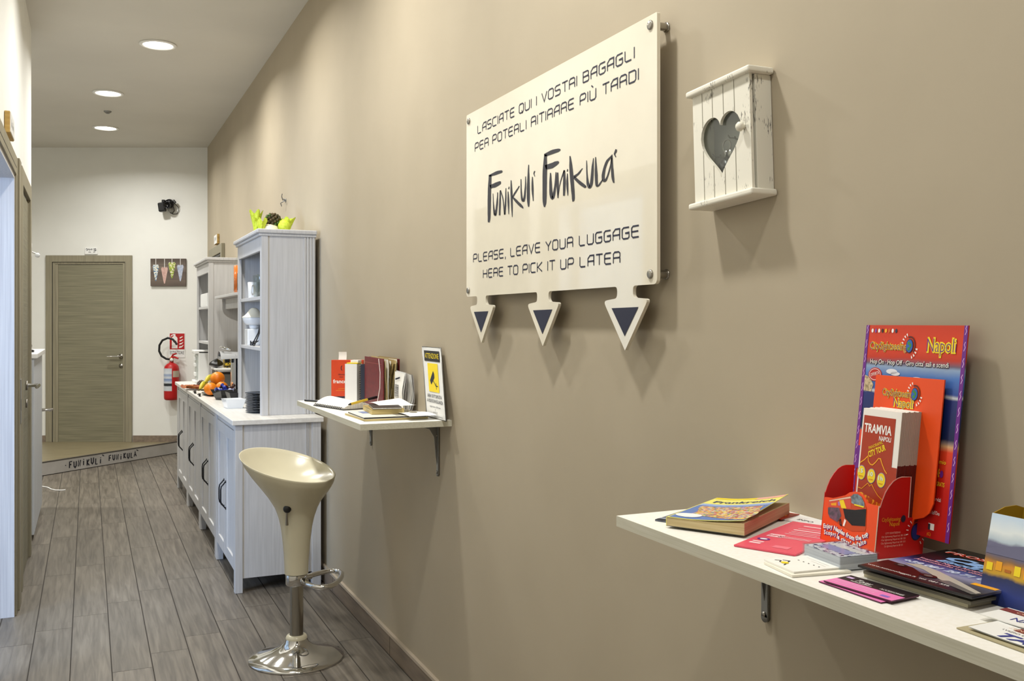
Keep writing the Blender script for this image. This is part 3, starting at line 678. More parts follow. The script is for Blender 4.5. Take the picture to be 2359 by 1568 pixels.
# capsule stand with things on it
t = thing('capsule_stand', 'pale rack on the worktop below a black pouch', 'rack', (.83, 7.22, CZ), RW)
b = MB(); b.box(-.11, .12, 0, .15, .142, .155, WHITEP, .003); b.build('shelf', t)
for x in (-.10, .0, .11):
    for y in (.012, .138):
        b = MB(); b.box(x - .004, x + .004, y - .004, y + .004, 0, .142, STEEL); b.build('leg', t)
b = MB(); b.box(-.085, -.012, .03, .13, 0, .12, mat('dark_grey_box', '55544f', .6), .003); b.box(.012, .1, .03, .13, 0, .11, mat('dark_grey_box', '55544f', .6), .003); b.build('drawers', t)
t = thing('coffee_pouch', 'crumpled black pouch on the pale rack', 'pouch', (.875, 7.24, CZ + .1555), RW)
b = MB(); b.grid(14, 12, lambda u, v: ((u - .5) * .15 + .01 * math.sin(7 * v), .05 * math.sin(PI * u) * math.sin(PI * v) - .02, .001 + .085 * v * (.75 + .25 * math.sin(3.1 * u + 4)) + .008 * math.sin(12 * u) * v), BLACK)
b.grid(14, 12, lambda u, v: ((u - .5) * .15 + .01 * math.sin(7 * v), -.05 * math.sin(PI * u) * math.sin(PI * v) - .02, .001 + .085 * v * (.75 + .25 * math.sin(3.1 * u + 4)) + .008 * math.sin(12 * u) * v), BLACK); b.build('bag', t)
t = thing('tea_box', 'small black and yellow patterned box on the pale rack', 'box', (.935, 7.24, CZ + .1555), RW)
b = MB(); b.box(-.05, .05, -.025, .025, 0, .095, mat('yellow_black_print', 'd8b428', .5, col2='20180c', nscale=(60, 60, 60), lo=.45, hi=.55), .001); b.build('carton', t)
# cable mark on the beige wall
t = thing('wall_hook', 'bent grey wire stub sticking out of the beige wall above the near shelf unit', 'wire', (XR, 6.02, 2.11), RW)
b = MB(); b.tube([(0, 0, 0), (.0, -.02, .002), (.02, -.03, .02), (.035, -.03, .035)], .003, GREYM, 8); b.tube([(0, -.002, 0), (-.01, -.02, -.01), (-.03, -.028, -.015), (-.035, -.02, -.035)], .003, GREYM, 8); b.tube([(0, 0, .005), (-.018, -.02, .012), (-.028, -.02, .02)], .0025, GREYM, 8); b.lathe([(0, 0), (.012, 0), (.012, .004), (0, .004)], GREYM, 12, M=Matrix.Rotation(PI / 2, 4, 'X')); b.build('wire', t)
# ================================================================ BAR STOOL
t = thing('bar_stool', 'cream scoop bar stool with chrome disc base beside the cabinets', 'bar stool', (.767, 3.863, 0), -TH)
b = MB(); b.lathe([(0, .0), (.188, .0), (.189, .004), (.186, .009), (.15, .020), (.10, .034), (.065, .050), (.048, .066), (.042, .082), (.040, .09)], CHROME, 56); b.build('base', t)
b = MB(); b.lathe([(.0, .066), (.035, .064), (.042, .068), (.043, .085), (.038, .094), (.028, .096)], CREAM, 28); tag(b.build('collar', t), 'cream plastic collar')
b = MB(); b.lathe([(.027, .08), (.027, .40)], mat('brushed_column', 'b0ada6', .18, 1.0), 28); b.build('column', t)
b = MB(); b.lathe([(.040, .296), (.043, .300), (.043, .336), (.040, .342), (.028, .342)], CHROME, 28); b.lathe([(.028, .296), (.040, .296)], CHROME, 28)
for s in (-1, 1): b.tube([(.03, s * .03, .318), (.05, s * .045, .318)], .012, CHROME, 10)
b.build('clamp', t)
b = MB()
loop = [(.035, -.035, .318), (.06, -.075, .318), (.09, -.11, .318), (.125, -.125, .318), (.155, -.11, .318), (.17, -.07, .318), (.175, -.02, .318), (.175, .03, .318), (.168, .08, .318), (.15, .115, .318), (.12, .128, .318), (.09, .11, .318), (.06, .075, .318), (.035, .035, .318)]
b.tube(loop, .0105, CHROME, 12); b.build('foot_ring', t)
def rimz(a): return   .780 - .052 * math.cos(a) + .022 * math.sin(a)   # rim dips to the right and a little towards the viewer
def seat(u, v):
    a = 2 * PI * u
    if v < .62:      # outer shell from stem to rim
        k = v / .62
        r = [.047, .048, .050, .053, .057, .062, .070, .083, .104, .130, .156, .177, .190][min(12, int(k * 12))]
        k2 = k * 12 - int(k * 12); r2 = [.047, .048, .050, .053, .057, .062, .070, .083, .104, .130, .156, .177, .190, .19][min(13, int(k * 12) + 1)]
        r = r + (r2 - r) * k2; zl = .342 + (.60 - .342) * min(1, k / .58) if k < .58 else None
        s = max(0, (k - .58) / .42)
        z = (.342 + .26 * k / .58) if k < .58 else .602 + (rimz(a) - .602) * (s ** .95)
        off = -.036 * max(0, s)
    else:
        k = (v - .62) / .38
        r = .190 * (1 - k) ** .8 if k > .04 else .19 - .004 * k / .04
        s = (1 - k); off = -.036 * s ** .5 - .0
        zr = rimz(a); z = zr + .004 * math.sin(min(1, k / .06) * PI) - (zr - .695) * (1 - (1 - k) ** 2.0) * 1.0 if k > .001 else zr
    return (off + r * math.cos(a), r * math.sin(a), z)
b = MB(); b.grid(64, 60, seat, CREAM); b.build('seat', t)
b = MB(); b.sphere((-.016, -.092, .617), .016, BLACK, 16, 10, ey=.7); b.tube([(-.016, -.094, .610), (-.018, -.088, .580), (-.019, -.082, .552)], [.0045, .0045, .006], STEEL, 10); tag(b.build('lever', t), 'black knob and lever under the seat')
# ================================================================ FAR WALL THINGS, LEFT SIDE
def fx(x): return (x - 1179.5) * FD / FPX
t = thing('door_plaque', 'small white plaque with black scribble above the far door', 'plaque', far(fx(211), 0, 2.05), -TH)
b = MB(); b.box(-.066, .066, -.014, -.001, 0, .07, WHITEP, .004); F = vface(-.066, -.0142, 0)
for st in ([(.015, .05), (.02, .06), (.03, .055), (.028, .04), (.018, .04)], [(.035, .045), (.045, .058), (.05, .042), (.06, .055), (.066, .045), (.075, .058), (.08, .045)], [(.04, .022), (.055, .024), (.065, .02)], [(.09, .055), (.115, .06), (.118, .04), (.095, .035), (.1, .05), (.112, .045)], [(.09, .02), (.11, .026)]): b.stroke(st, .005, F, INK)
b.build('plate', t)
# picture with four hanging cones
WOODP = ramp_mat('picture_boards', [(0, '4a4038'), (.3, '6a5c52'), (.55, '5a4d45'), (.75, '776a60'), (1, '54483f')], 'z', 0, .285, .5, .05, 9)
t = thing('canvas_picture', 'canvas picture of four hanging patterned cones on dark boards', 'picture', far(fx(348.5), 0, 1.723), -TH)
b = MB(); b.box(0, .363, -.022, -.001, 0, .283, WOODP); F = vface(0, -.0222, 0)
for zz in (.07, .14, .21): b.rect(0, zz, .363, zz + .002, F, mat('board_gap', '3a322c', .6))
C4 = [speckle_mat('cone_blue', ['5f7fa0', 'd8dde0', '9fb2c4', 'e8e4d0'], 90), mat('cone_pink', 'd2b0a6', .6, col2='c29a90', nscale=(40, 40, 40)), speckle_mat('cone_green', ['93a83a', 'c8cf72', 'e0dcc0', '7c8f30'], 90), mat('cone_white', 'c3c8d6', .6, col2='9aa6c0', nscale=(40, 40, 40))]
for (cx, top, w, h), m in zip(((.055, .222, .062, .17), (.145, .195, .07, .17), (.222, .248, .075, .17), (.308, .22, .068, .17)), C4):
    b.stroke([(cx, top - .01), (cx, .282)], .005, F, WINK)
    pts = []
    for i in range(25):
        a = 2 * PI * i / 24; pts.append((cx + w / 2 * math.sin(a) ** 3 * 1.0, top - .015 + (.02 * math.cos(a) - .012 * math.cos(2 * a)) if math.cos(a) > 0 else top - .02 + h * .93 * math.cos(a) * abs(math.cos(a)) ** .2))
    pts = [(cx - w / 2, top - .02), (cx - w * .42, top - .003), (cx - w * .25, top), (cx, top - .006), (cx + w * .25, top), (cx + w * .42, top - .003), (cx + w / 2, top - .02), (cx + w * .36, top - .07), (cx + w * .18, top - h * .8), (cx + .004, top - h), (cx - .004, top - h), (cx - w * .18, top - h * .8), (cx - w * .36, top - .07)]
    b.poly(pts, F, m, .0006)
b.build('canvas', t)
# fire sign
FRED = mat('safety_red', 'b81418', .4)
t = thing('fire_sign', 'red and white fire extinguisher sign on the far wall', 'sign', far(fx(390), 0, 0.985), -TH)
b = MB(); b.box(0, .165, -.004, -.001, 0, .255, WHITEP); F = vface(0, -.0042, 0)
b.rect(.006, .085, .159, .249, F, FRED)
b.poly([(.028, .095), (.028, .20), (.034, .215), (.046, .222), (.046, .232), (.022, .222), (.018, .2), (.012, .2), (.02, .232), (.046, .243), (.064, .243), (.066, .222), (.08, .212), (.086, .2), (.086, .095)], F, WINK, .0005)
b.rect(.042, .158, .074, .175, F, FRED, .0008)
for k in range(4): b.poly([(.100 + k * .004, .1 + k * .032), (.13, .105 + k * .034), (.15 - k * .002, .13 + k * .03), (.14 - k * .003, .128 + k * .03), (.128, .118 + k * .033), (.108, .118 + k * .03)], F, WINK, .0005)
b.text('ESTINTORE', .082, .035, .034, F, INK, width=.145, align='c'); b.build('plate', t)
# extinguisher
t = thing('fire_extinguisher', 'red fire extinguisher with black hose hung on the far wall', 'fire extinguisher', far(fx(402), .085, .555), -TH)
b = MB(); b.lathe([(0, .0), (.06, .0), (.072, .01), (.075, .03), (.075, .31), (.068, .345), (.045, .37), (.022, .38), (.018, .40)], FRED, 32); b.build('cylinder', t)
LBL = ramp_mat('extinguisher_label', [(0, 'c8ccd2'), (.22, 'c8ccd2'), (.24, '22262c'), (.34, '22262c'), (.36, 'd4d8de'), (.52, '6d86b4'), (.6, 'd2d6dc'), (.72, '8fa2c4'), (.8, 'd8dce2'), (1, 'c4cad4')], 'z', .095, .325, .4, .006, 60)
b = MB(); b.lathe([(.0757, .095), (.0757, .325)], LBL, 24, a0=PI * 1.0, a1=PI * 1.62); b.build('label', t)
b = MB(); b.lathe([(.0757, .235), (.0757, .30)], mat('label_cream', 'c2b6a4', .5), 12, a0=PI * 1.66, a1=PI * 2.0); b.build('side_label', t)
b = MB(); b.lathe([(0, .395), (.02, .395), (.02, .43), (0, .44)], mat('brass', '9a7a3a', .35, .8), 16)
b.tube([(-.01, 0, .425), (.03, -.01, .44), (.075, -.02, .425)], [.012, .011, .009], FRED, 8); b.tube([(.0, 0, .435), (.02, -.01, .465), (.06, -.03, .475)], [.009, .009, .007], FRED, 8); b.build('valve', t)
b = MB(); b.lathe([(0, 0), (.017, 0), (.017, .012), (0, .012)], WHITEP, 14, M=Matrix.Translation((.01, -.02, .412)) @ Matrix.Rotation(PI / 2, 4, 'X')); b.build('gauge', t)
b = MB(); b.tube([(-.01, 0, .415), (-.05, -.01, .42), (-.095, -.02, .45), (-.118, -.025, .50), (-.115, -.025, .56), (-.085, -.025, .61), (-.03, -.022, .635), (.02, -.02, .62), (.05, -.02, .585), (.062, -.02, .565)], .011, RUBBER, 10); b.build('hose', t)
b = MB(); b.box(-.02, .02, .075, .084, .1, .36, STEEL); b.build('bracket', t)
# camera on the far wall
t = thing('security_camera', 'black camera with dangling cable high on the far wall', 'camera', far(fx(393), 0, 2.50), -TH)
b = MB(); b.box(-.088, -.02, -.11, -.05, -.01, .085, BLACK, .012, M=Matrix.Rotation(-.15, 4, 'Y')); b.box(-.058, -.028, -.10, -.06, .075, .105, BLACK, .006); b.build('body', t)
b = MB(); b.lathe([(0, 0), (.035, 0), (.037, .06), (.03, .066), (.028, .05), (0, .045)], BLACKG, 24, M=Matrix.Translation((.005, -.06, .055)) @ Matrix.Rotation(PI / 2 + .15, 4, 'X')); b.lathe([(0, 0), (.048, .0), (.045, .03), (0, .03)], DARKM, 20, M=Matrix.Translation((.005, -.04, .07)) @ Matrix.Rotation(PI / 2 + .15, 4, 'X')); b.build('lens', t)
b = MB(); b.tube([(.03, -.06, .09), (.055, -.06, .098), (.07, -.06, .075)], .013, BLACK, 8); b.build('clip', t)
b = MB(); b.lathe([(.0, 0), (.035, .0), (.032, .02), (.015, .03), (.012, .055), (0, .055)], mat('grey_plastic', '9a9a98', .4), 20, M=Matrix.Translation((.01, -.001, .015)) @ Matrix.Rotation(PI / 2, 4, 'X')); b.build('mount', t)
b = MB(); b.tube([(.06, -.055, .07), (.085, -.03, .04), (.088, -.012, .0), (.07, -.008, -.03), (.03, -.008, -.035), (.0, -.008, -.02), (-.01, -.006, -.005)], .0035, BLACK, 6); b.tube([(.04, -.05, .05), (.045, -.02, .0), (.02, -.008, -.03)], .003, BLACK, 6); b.build('cable', t)
# reception counter behind the left corner
GREYW = mat('pale_grey_laminate', 'c9cdd2', .5, col2='c4c8cd', nscale=(20, 20, 2))
t = thing('reception_counter', 'tall pale grey counter behind the left corner of the corridor', 'counter', (-.305, 6.62, 0), PI / 2)
b = MB(); b.box(0, 1.14, 0, .45, .03, 1.125, GREYW, .003); b.build('body', t)
b = MB(); b.box(-.01, 1.16, -.02, .47, 1.125, 1.155, WHITEP, .004); b.build('top', t)
b = MB(); b.tube([(1.09, .0, .715), (1.09, -.05, .715), (1.09, -.075, .72)], [.012, .01, .007], CHROME, 10); b.tube([(1.09, -.05, .715), (1.05, -.055, .712)], .008, CHROME, 8); b.build('handle', t)
t = thing('counter_ornament', 'small black and silver object on the pale grey counter', 'ornament', (-.37, 6.95, 1.1555), 0.3)
b = MB(); b.lathe([(0, 0), (.05, 0), (.052, .012), (.03, .02), (0, .022)], BLACK, 24); b.build('base', t)
b = MB(); b.tube([(0, 0, .02), (.01, 0, .05), (-.012, 0, .075)], [.014, .018, .01], CHROME, 12); b.sphere((.025, .01, .04), .018, CHROME, 14, 8); b.build('figure', t)
t = thing('wall_plate', 'small white plate with clear knob at the end of the left wall', 'wall plate', (XL, 6.42, 1.745), PI / 2)
b = MB(); b.box(-.07, .07, -.01, -.001, 0, .085, WHITEP, .003); F = vface(-.07, -.0102, 0); b.stroke([(.02, .02), (.05, .06), (.09, .03), (.12, .06)], .004, F, INK); b.build('plate', t)
b = MB(); b.tube([(.05, -.01, .03), (.05, -.035, .02)], .004, STEEL, 8); b.sphere((.05, -.04, .012), .015, mat('clear_knob', 'dfe3e6', .1), 14, 8); b.build('knob', t)
WOODE = mat('plywood_edge', 'c2a05a', .6, col2='a88644', nscale=(60, 8, 60))
t = thing('door_plaque', 'wood-backed white plaque above the open left doorway', 'plaque', (XL, 4.62, 2.145), PI / 2)
b = MB(); b.box(-.115, .115, -.022, -.001, 0, .09, WOODE, .002); b.build('board', t)
b = MB(); b.box(-.11, .11, -.025, -.022, .004, .086, WHITEP); F = vface(-.11, -.0252, .004)
for k in range(5): b.stroke([(.03 + k * .03, .02 + .01 * (k % 2)), (.04 + k * .03, .06 - .01 * (k % 3)), (.05 + k * .03, .03)], .005, F, INK)
b.build('plate', t)
t = thing('door_plaque', 'wood-backed plaque above the door frame behind the far shelf unit', 'plaque', (XR, 9.42, 2.09), RW)
b = MB(); b.box(-.11, .11, -.022, -.001, 0, .09, WOODE, .002); b.build('board', t)
b = MB(); b.box(-.105, .105, -.025, -.022, .004, .086, WHITEP); F = vface(-.105, -.0252, .004); b.stroke([(.03, .02), (.06, .06), (.09, .03), (.13, .06), (.17, .03)], .006, F, INK); b.build('plate', t)
b = MB(); b.tube([(-.36, 8.75, .004), (-.30, 8.66, .004), (-.27, 8.55, .004), (-.235, 8.48, .005), (-.19, 8.46, .004), (-.165, 8.47, .004)], .0045, WHITEP, 8)
tag(b.build('cable'), 'white cable end lying on the tile floor before the step', 'cable')
LOGO=[[[184,358,205,354],[182,344,204,341],[179,331,203,327],[177,317,202,313],[176,301,201,298],[175,285,201,282],[175,270,200,267],[175,256,199,254],[175,243,198,241],[176,233,197,230],[176,226,195,224],[176,222,193,220],[177,218,190,216]],[[192,351,187,357],[211,351,203,358],[228,350,220,359],[244,350,235,360],[258,350,250,360],[270,350,264,359],[280,350,273,358],[286,351,277,358],[287,353,279,357],[287,354,282,357]],[[199,315,190,326],[215,315,205,327],[231,314,220,327],[246,315,233,328],[258,316,245,328],[268,318,256,328],[274,319,265,328],[276,320,271,327],[274,322,275,326],[275,322,276,324]],[[214,299,218,298],[215,287,220,287],[215,276,221,275],[216,265,224,265],[217,256,227,255],[218,247,231,247],[219,241,234,240],[221,236,236,236],[224,233,237,235],[237,230,228,237],[243,233,227,237],[245,236,229,239],[247,242,232,244],[249,250,236,252],[252,260,239,262],[254,270,242,272],[254,279,245,281],[254,288,247,289],[254,297,248,298]],[[267,301,275,300],[265,291,275,290],[264,281,275,279],[262,269,275,268],[261,257,274,255],[260,243,272,242],[260,230,271,229]],[[269,301,275,301],[275,292,281,292],[281,284,288,284],[287,273,294,273],[291,260,298,259],[294,244,302,244],[297,228,306,228]],[[308,227,299,228],[310,239,301,241],[313,251,302,253],[314,263,304,265],[315,276,306,277],[314,289,307,290],[314,302,309,302]],[[324,291,329,290],[323,281,332,281],[322,272,334,271],[322,262,335,261],[324,251,335,250],[327,238,334,238],[329,226,333,226]],[[332,304,336,303],[329,301,335,299],[326,298,334,296]],[[345,320,350,319],[344,309,353,308],[343,298,355,296],[343,286,357,285],[344,275,358,273],[345,263,359,261],[347,251,359,249],[349,239,359,238],[351,227,358,227],[354,216,357,215]],[[401,297,407,295],[392,292,398,290],[382,288,390,285],[374,284,382,280],[366,280,375,277],[360,276,369,273],[354,273,363,270]],[[353,271,360,272],[365,263,374,266],[377,255,389,259],[388,249,401,252],[399,243,412,247],[409,238,421,242],[417,235,427,238],[422,233,430,235],[426,232,431,234],[430,231,432,232]],[[412,314,417,313],[412,301,418,301],[412,289,419,288],[412,278,421,277],[413,269,423,269],[414,263,426,262],[415,258,428,258],[418,254,431,255],[422,251,432,254],[432,249,426,255],[438,250,426,255],[441,253,428,257],[444,258,431,261],[446,266,434,268],[447,275,436,277],[449,285,439,287],[449,295,441,296],[448,306,442,306],[447,316,443,317]],[[462,346,467,345],[459,330,468,329],[457,314,470,312],[455,298,471,296],[453,283,472,280],[453,268,472,266],[453,256,472,254],[455,247,471,245],[458,239,470,238],[461,232,468,232]],[[486,310,491,309],[484,299,493,298],[483,288,495,287],[483,277,496,276],[485,266,496,265],[489,255,496,255],[492,244,496,244]],[[500,324,507,322],[498,322,504,320],[496,320,502,318],[495,317,501,316],[497,314,502,314],[500,311,504,311],[502,308,506,309]],[[561,358,577,355],[558,345,577,342],[555,332,578,328],[552,318,578,314],[551,302,577,298],[551,284,577,281],[551,269,576,266],[551,256,576,253],[551,245,575,242],[552,236,574,233],[554,230,572,227],[556,226,569,224],[559,221,566,220]],[[567,351,560,359],[580,351,572,360],[593,351,585,361],[606,351,598,362],[619,351,612,362],[633,351,627,361],[644,351,638,360],[650,352,645,359],[653,353,649,358],[656,354,653,357]],[[572,317,565,329],[585,316,578,329],[598,315,589,329],[611,315,600,329],[624,317,611,329],[635,319,623,330],[642,321,633,329],[646,323,638,329],[647,324,640,328],[647,325,643,328]],[[595,305,601,304],[594,297,603,296],[592,289,604,287],[591,280,606,278],[591,270,607,268],[591,259,609,257],[592,250,611,249],[595,244,613,243],[598,239,614,240],[608,234,608,241],[618,236,605,241],[622,240,608,244],[625,246,611,249],[628,254,615,257],[630,264,619,266],[632,274,622,276],[632,283,624,285],[632,293,625,293],[631,302,627,302]],[[634,300,643,299],[633,289,644,287],[632,277,645,276],[632,266,646,265],[634,256,646,254],[636,246,645,245],[638,235,644,235]],[[644,241,640,242],[648,252,644,253],[652,264,648,264],[658,274,653,275],[665,283,659,284],[673,291,666,293],[681,299,673,301]],[[672,300,680,299],[671,290,682,289],[670,280,683,278],[669,269,684,267],[669,259,683,257],[669,248,681,246],[669,237,679,236]],[[691,290,695,289],[689,281,696,280],[687,273,697,272],[687,264,698,263],[688,254,698,253],[691,244,698,244],[694,234,697,234]],[[692,301,697,299],[691,298,696,297],[689,295,696,294]],[[704,331,710,330],[704,319,715,318],[703,308,719,306],[704,295,722,293],[706,282,725,280],[708,269,727,267],[711,256,729,254],[713,244,731,242],[716,233,732,231],[717,224,732,223],[718,221,730,218],[719,219,727,217],[719,217,724,216]],[[771,291,774,290],[762,288,767,286],[754,285,760,281],[746,282,753,278],[739,281,745,276],[732,280,738,274],[725,279,731,273]],[[724,274,732,277],[734,267,743,271],[744,261,754,265],[754,255,764,260],[764,250,774,255],[773,246,782,251],[780,243,789,247],[783,242,792,245],[783,243,791,243],[785,242,790,242]],[[791,307,794,306],[791,293,796,293],[791,279,797,279],[792,268,799,267],[792,260,802,259],[792,254,804,253],[793,249,807,249],[796,244,809,245],[799,240,811,243],[809,237,806,244],[817,239,805,244],[821,243,808,246],[824,248,810,251],[826,257,812,259],[827,267,814,269],[828,278,816,280],[828,287,818,289],[828,296,822,298],[828,306,825,307]],[[835,308,839,307],[834,297,841,296],[834,287,843,286],[833,277,845,275],[833,266,847,264],[834,255,847,254],[835,247,848,246],[836,242,848,241],[838,239,848,239],[842,237,847,239],[848,236,845,239],[852,237,847,240],[856,238,851,241],[861,241,856,244],[867,245,862,247],[873,249,869,251]],[[911,300,915,296],[903,297,909,294],[896,295,903,291],[888,292,897,288],[882,287,892,283],[877,281,888,278],[873,275,884,272],[869,268,882,265],[866,261,880,258],[866,255,880,253],[867,250,880,250],[872,245,881,248],[881,243,879,249],[888,244,880,249],[892,248,885,251],[896,253,890,255],[901,260,895,262],[906,269,900,270],[910,277,905,278],[913,283,907,284],[914,288,908,289],[916,293,909,295]],[[912,301,916,301],[911,292,917,291],[910,282,918,281],[909,273,919,272],[909,265,921,264],[910,258,922,256],[911,251,923,250],[913,245,924,245],[916,240,924,240],[919,236,925,235]],[[929,311,935,309],[928,309,936,308],[927,308,936,306],[926,307,935,304],[925,305,933,302],[923,303,930,301],[922,301,929,300],[924,298,929,298],[927,295,931,295],[930,292,933,293]]]
# ================================================================ SHELF OF OLD BOOKS
def long_shelf(label, y1, y0, brs, X0=.828, th=.02):
    w = y1 - y0; D = XR - X0
    t = thing('wall_shelf', label, 'shelf', (X0, y1, SZ - th), RW)
    b = MB(); b.box(0, w, .0006, D - .0005, .0, th, SHELFW); b.box(0, w, 0, .0006, .0, th, SHELFE); b.box(-.0006, 0, 0, D - .0005, 0, th, SHELFE); b.box(w, w + .0006, 0, D - .0005, 0, th, SHELFE)
    b.build('shelf_board', t)
    for x, h in brs:
        b = MB()
        pts = [(D - .004, -.0005), (D - .004, -h)]
        b.box(x - .009, x + .009, D - .007, D - .001, -h, -.0005, GREYM, .001); b.box(x - .009, x + .009, .045, D - .001, -.007, -.0005, GREYM, .001)
        b.prism([(D - .007, -.012), (D - .007, -h + .03), (D - .012, -h + .06), (D - .018, -.05), (D - .035, -.022), (D - .07, -.012), (D - .07, -.007), (D - .02, -.007)], x - .001, x + .001, GREYM, 'yz')
        b.lathe([(0, 0), (.009, 0), (.009, .006), (0, .006)], GREYM, 14, M=Matrix.Translation((x, D - .001, -h)) @ Matrix.Rotation(PI / 2, 4, 'X'))
        br = b.build('bracket', t)
        b = MB()
        for zz in (-h + .006, -.045): b.lathe([(0, 0), (.0055, 0), (.004, .003), (0, .003)], STEEL, 12, M=Matrix.Translation((x, D - .007, zz)) @ Matrix.Rotation(PI / 2, 4, 'X'))
        b.build('screw', br)
    return t
long_shelf('white wall shelf with old books and the warning card', 4.079, 3.047, [(.03, .175), (.90, .18)], .812)
def upright(name, label, cat, x, y, rz, w, d, h, cover, pages, group=None, lean=0.0, cov=.003):
    """book standing on the shelf, cover on local -Y, page edges on the local +X end"""
    t = thing(name, label, cat, (x, y, SZ + .0005), rz, group, ry=lean)
    b = MB(); b.box(0, w, 0, cov, 0, h, cover, .0008); b.box(0, w, d - cov, d, 0, h, cover, .0008); b.box(0, cov, cov, d - cov, 0, h, cover); b.build('cover', t)
    b = MB(); b.box(cov, w - .003, cov, d - cov, .003, h - .003, pages); b.build('pages', t)
    return t
RA = math.radians
ORB = mat('orange_cover', 'd8481c', .45, col2='cc4018', nscale=(20, 20, 20))
t = upright('phrase_book', 'orange and navy paperback facing out behind the white notebooks', 'book', .945, 4.02, RA(-25), .135, .03, .172, ORB, PAGEW)
b = MB(); F = vface(0, -.0004, 0)
b.rect(0, 0, .135, .018, F, NAVY); b.text('francese', .008, .074, .016, F, WINK, width=.075, offset=.02); b.text('dizionario', .03, .108, .007, F, INK); b.text('base', .036, .098, .006, F, INK)
b.stroke([(.052 - .010 * math.cos(a), .138 + .012 * math.sin(a)) for a in [x * .25 for x in range(-4, 5)]], .003, F, INK); b.text('italiano', .045, .006, .006, F, WINK)
b.stroke([(.03, .05), (.07, .052)], .001, F, YEL2); b.stroke([(.02, .043), (.09, .044)], .001, F, YEL2)
tag(b.build('cover_print', t), 'white and black cover print')
t = thing('notebook', 'white ring-bound notebook standing between the orange and navy covers', 'notebook', (.985, 3.945, SZ + .0005), RA(-40))
b = MB(); b.box(0, .055, 0, .0025, 0, .158, WHITEP); b.box(.0, .055, .048, .05, 0, .158, WHITEP); b.box(0, .0015, 0, .05, 0, .158, WHITEP); b.build('cover', t)
b = MB(); b.box(.002, .053, .003, .047, .002, .156, PAGEW); b.build('pages', t)
b = MB()
for k in range(15): b.tube([(.053, .028, .012 + k * .0095), (.058, .032, .013 + k * .0095), (.058, .042, .0135 + k * .0095), (.053, .046, .012 + k * .0095)], .0012, DARKM, 6)
b.build('ring_binding', t)
t = thing('paper_slip', 'cream sticky slip poking up behind the white notebook', 'paper', (.992, 4.035, SZ + .1725), RA(-25), rx=-.1)
b = MB(); b.grid(6, 6, lambda u, v: (-.012 + .034 * u, .003 * math.sin(3 * v), .034 * v), PAPER); b.build('sheet', t)
t = thing('paper_slip', 'yellow and white tab on top of the white notebook', 'paper', (1.000, 3.945, SZ + .1588), RA(-40))
b = MB(); b.box(-.01, .04, .004, .046, .0, .004, YEL, .0005); b.box(.005, .04, .01, .044, .0042, .015, PAPER, .001); b.build('sheet', t)
upright('folder', 'thin navy blue folder beside the red register', 'folder', 1.035, 3.880, RA(-38), .026, .05, .158, mat('navy_cover', '252a3c', .5), PAGEW)
REDB = mat('dark_red_cloth', '6e1018', .55, col2='5c0c14', nscale=(60, 60, 60))
t = thing('register_book', 'dark red cloth register with a frayed bundle of yellowed pages', 'book', (1.048, 3.865, SZ + .0005), RW - .04)
b = MB(); b.box(0, .315, 0, .004, 0, .192, REDB, .001); b.box(0, .004, .004, .07, 0, .19, REDB); b.box(0, .30, .066, .07, 0, .19, REDB, .001)
F = vface(0, -.0002, 0); b.rect(.01, .168, .29, .171, F, mat('red_tooling', '8c3a38', .5)); b.build('cover', t)
for k in range(9):
    yy = .006 + k * .0066
    b = MB(); ph = k * 1.3
    mm = [PAGE, PAPER, mat('old_paper', 'a8905a', .85)][k % 3]
    b.grid(8, 10, lambda u, v: (.01 + .31 * u + .012 * math.sin(ph) * u * v, yy + .016 * u * u * math.sin(PI * v * .9 + .3) * (.5 if k < 4 else -.3) + .003 * math.sin(7 * v + ph) * u, .004 + (.182 + .008 * math.sin(ph * 2)) * v - .006 * u * math.sin(3 * v)), mm)
    b.grid(8, 10, lambda u, v: (.01 + .30 * u + .012 * math.sin(ph) * u * v, yy + .003 + .016 * u * u * math.sin(PI * v * .9 + .3) * (.5 if k < 4 else -.3), .004 + (.178 + .008 * math.sin(ph * 3)) * v), mm)
    b.build('page_bundle', t)
b = MB(); b.tube([(.26, -.004, .19), (.30, -.008, .14), (.312, -.012, .08), (.30, -.02, .02), (.33, -.04, .004)], .0012, PAPER, 6); tag(b.build('string', t), 'pale loose string')
t = thing('magazine', 'curled white magazine standing right of the red register', 'magazine', (1.068, 3.515, SZ + .0005), RW + .12, ry=.06)
for k in range(6):
    b = MB(); ph = k * 1.1
    b.grid(8, 8, lambda u, v: (.0 + (.085 + .004 * k) * u, .005 * k + .012 * math.sin(PI * v) * u * (1 if k > 2 else -.4) + .002 * math.sin(9 * v + ph) * u, .001 + (.145 + .004 * math.sin(ph)) * v), [PAPER, WHITEP, mat('grey_print', 'a9a4a0', .6)][k % 3])
    if k == 0:
        F = frame((0, -.0035, 0), (1, 0, 0), (0, 0, 1)); b.rect(.012, .05, .045, .098, F, mat('barcode', '3a3a3c', .6, col2='d8d6d2', nscale=(4, 4, 500), lo=.45, hi=.55)); b.stroke([(.015, .118), (.055, .128)], .006, F, INK)
    b.build('page', t)
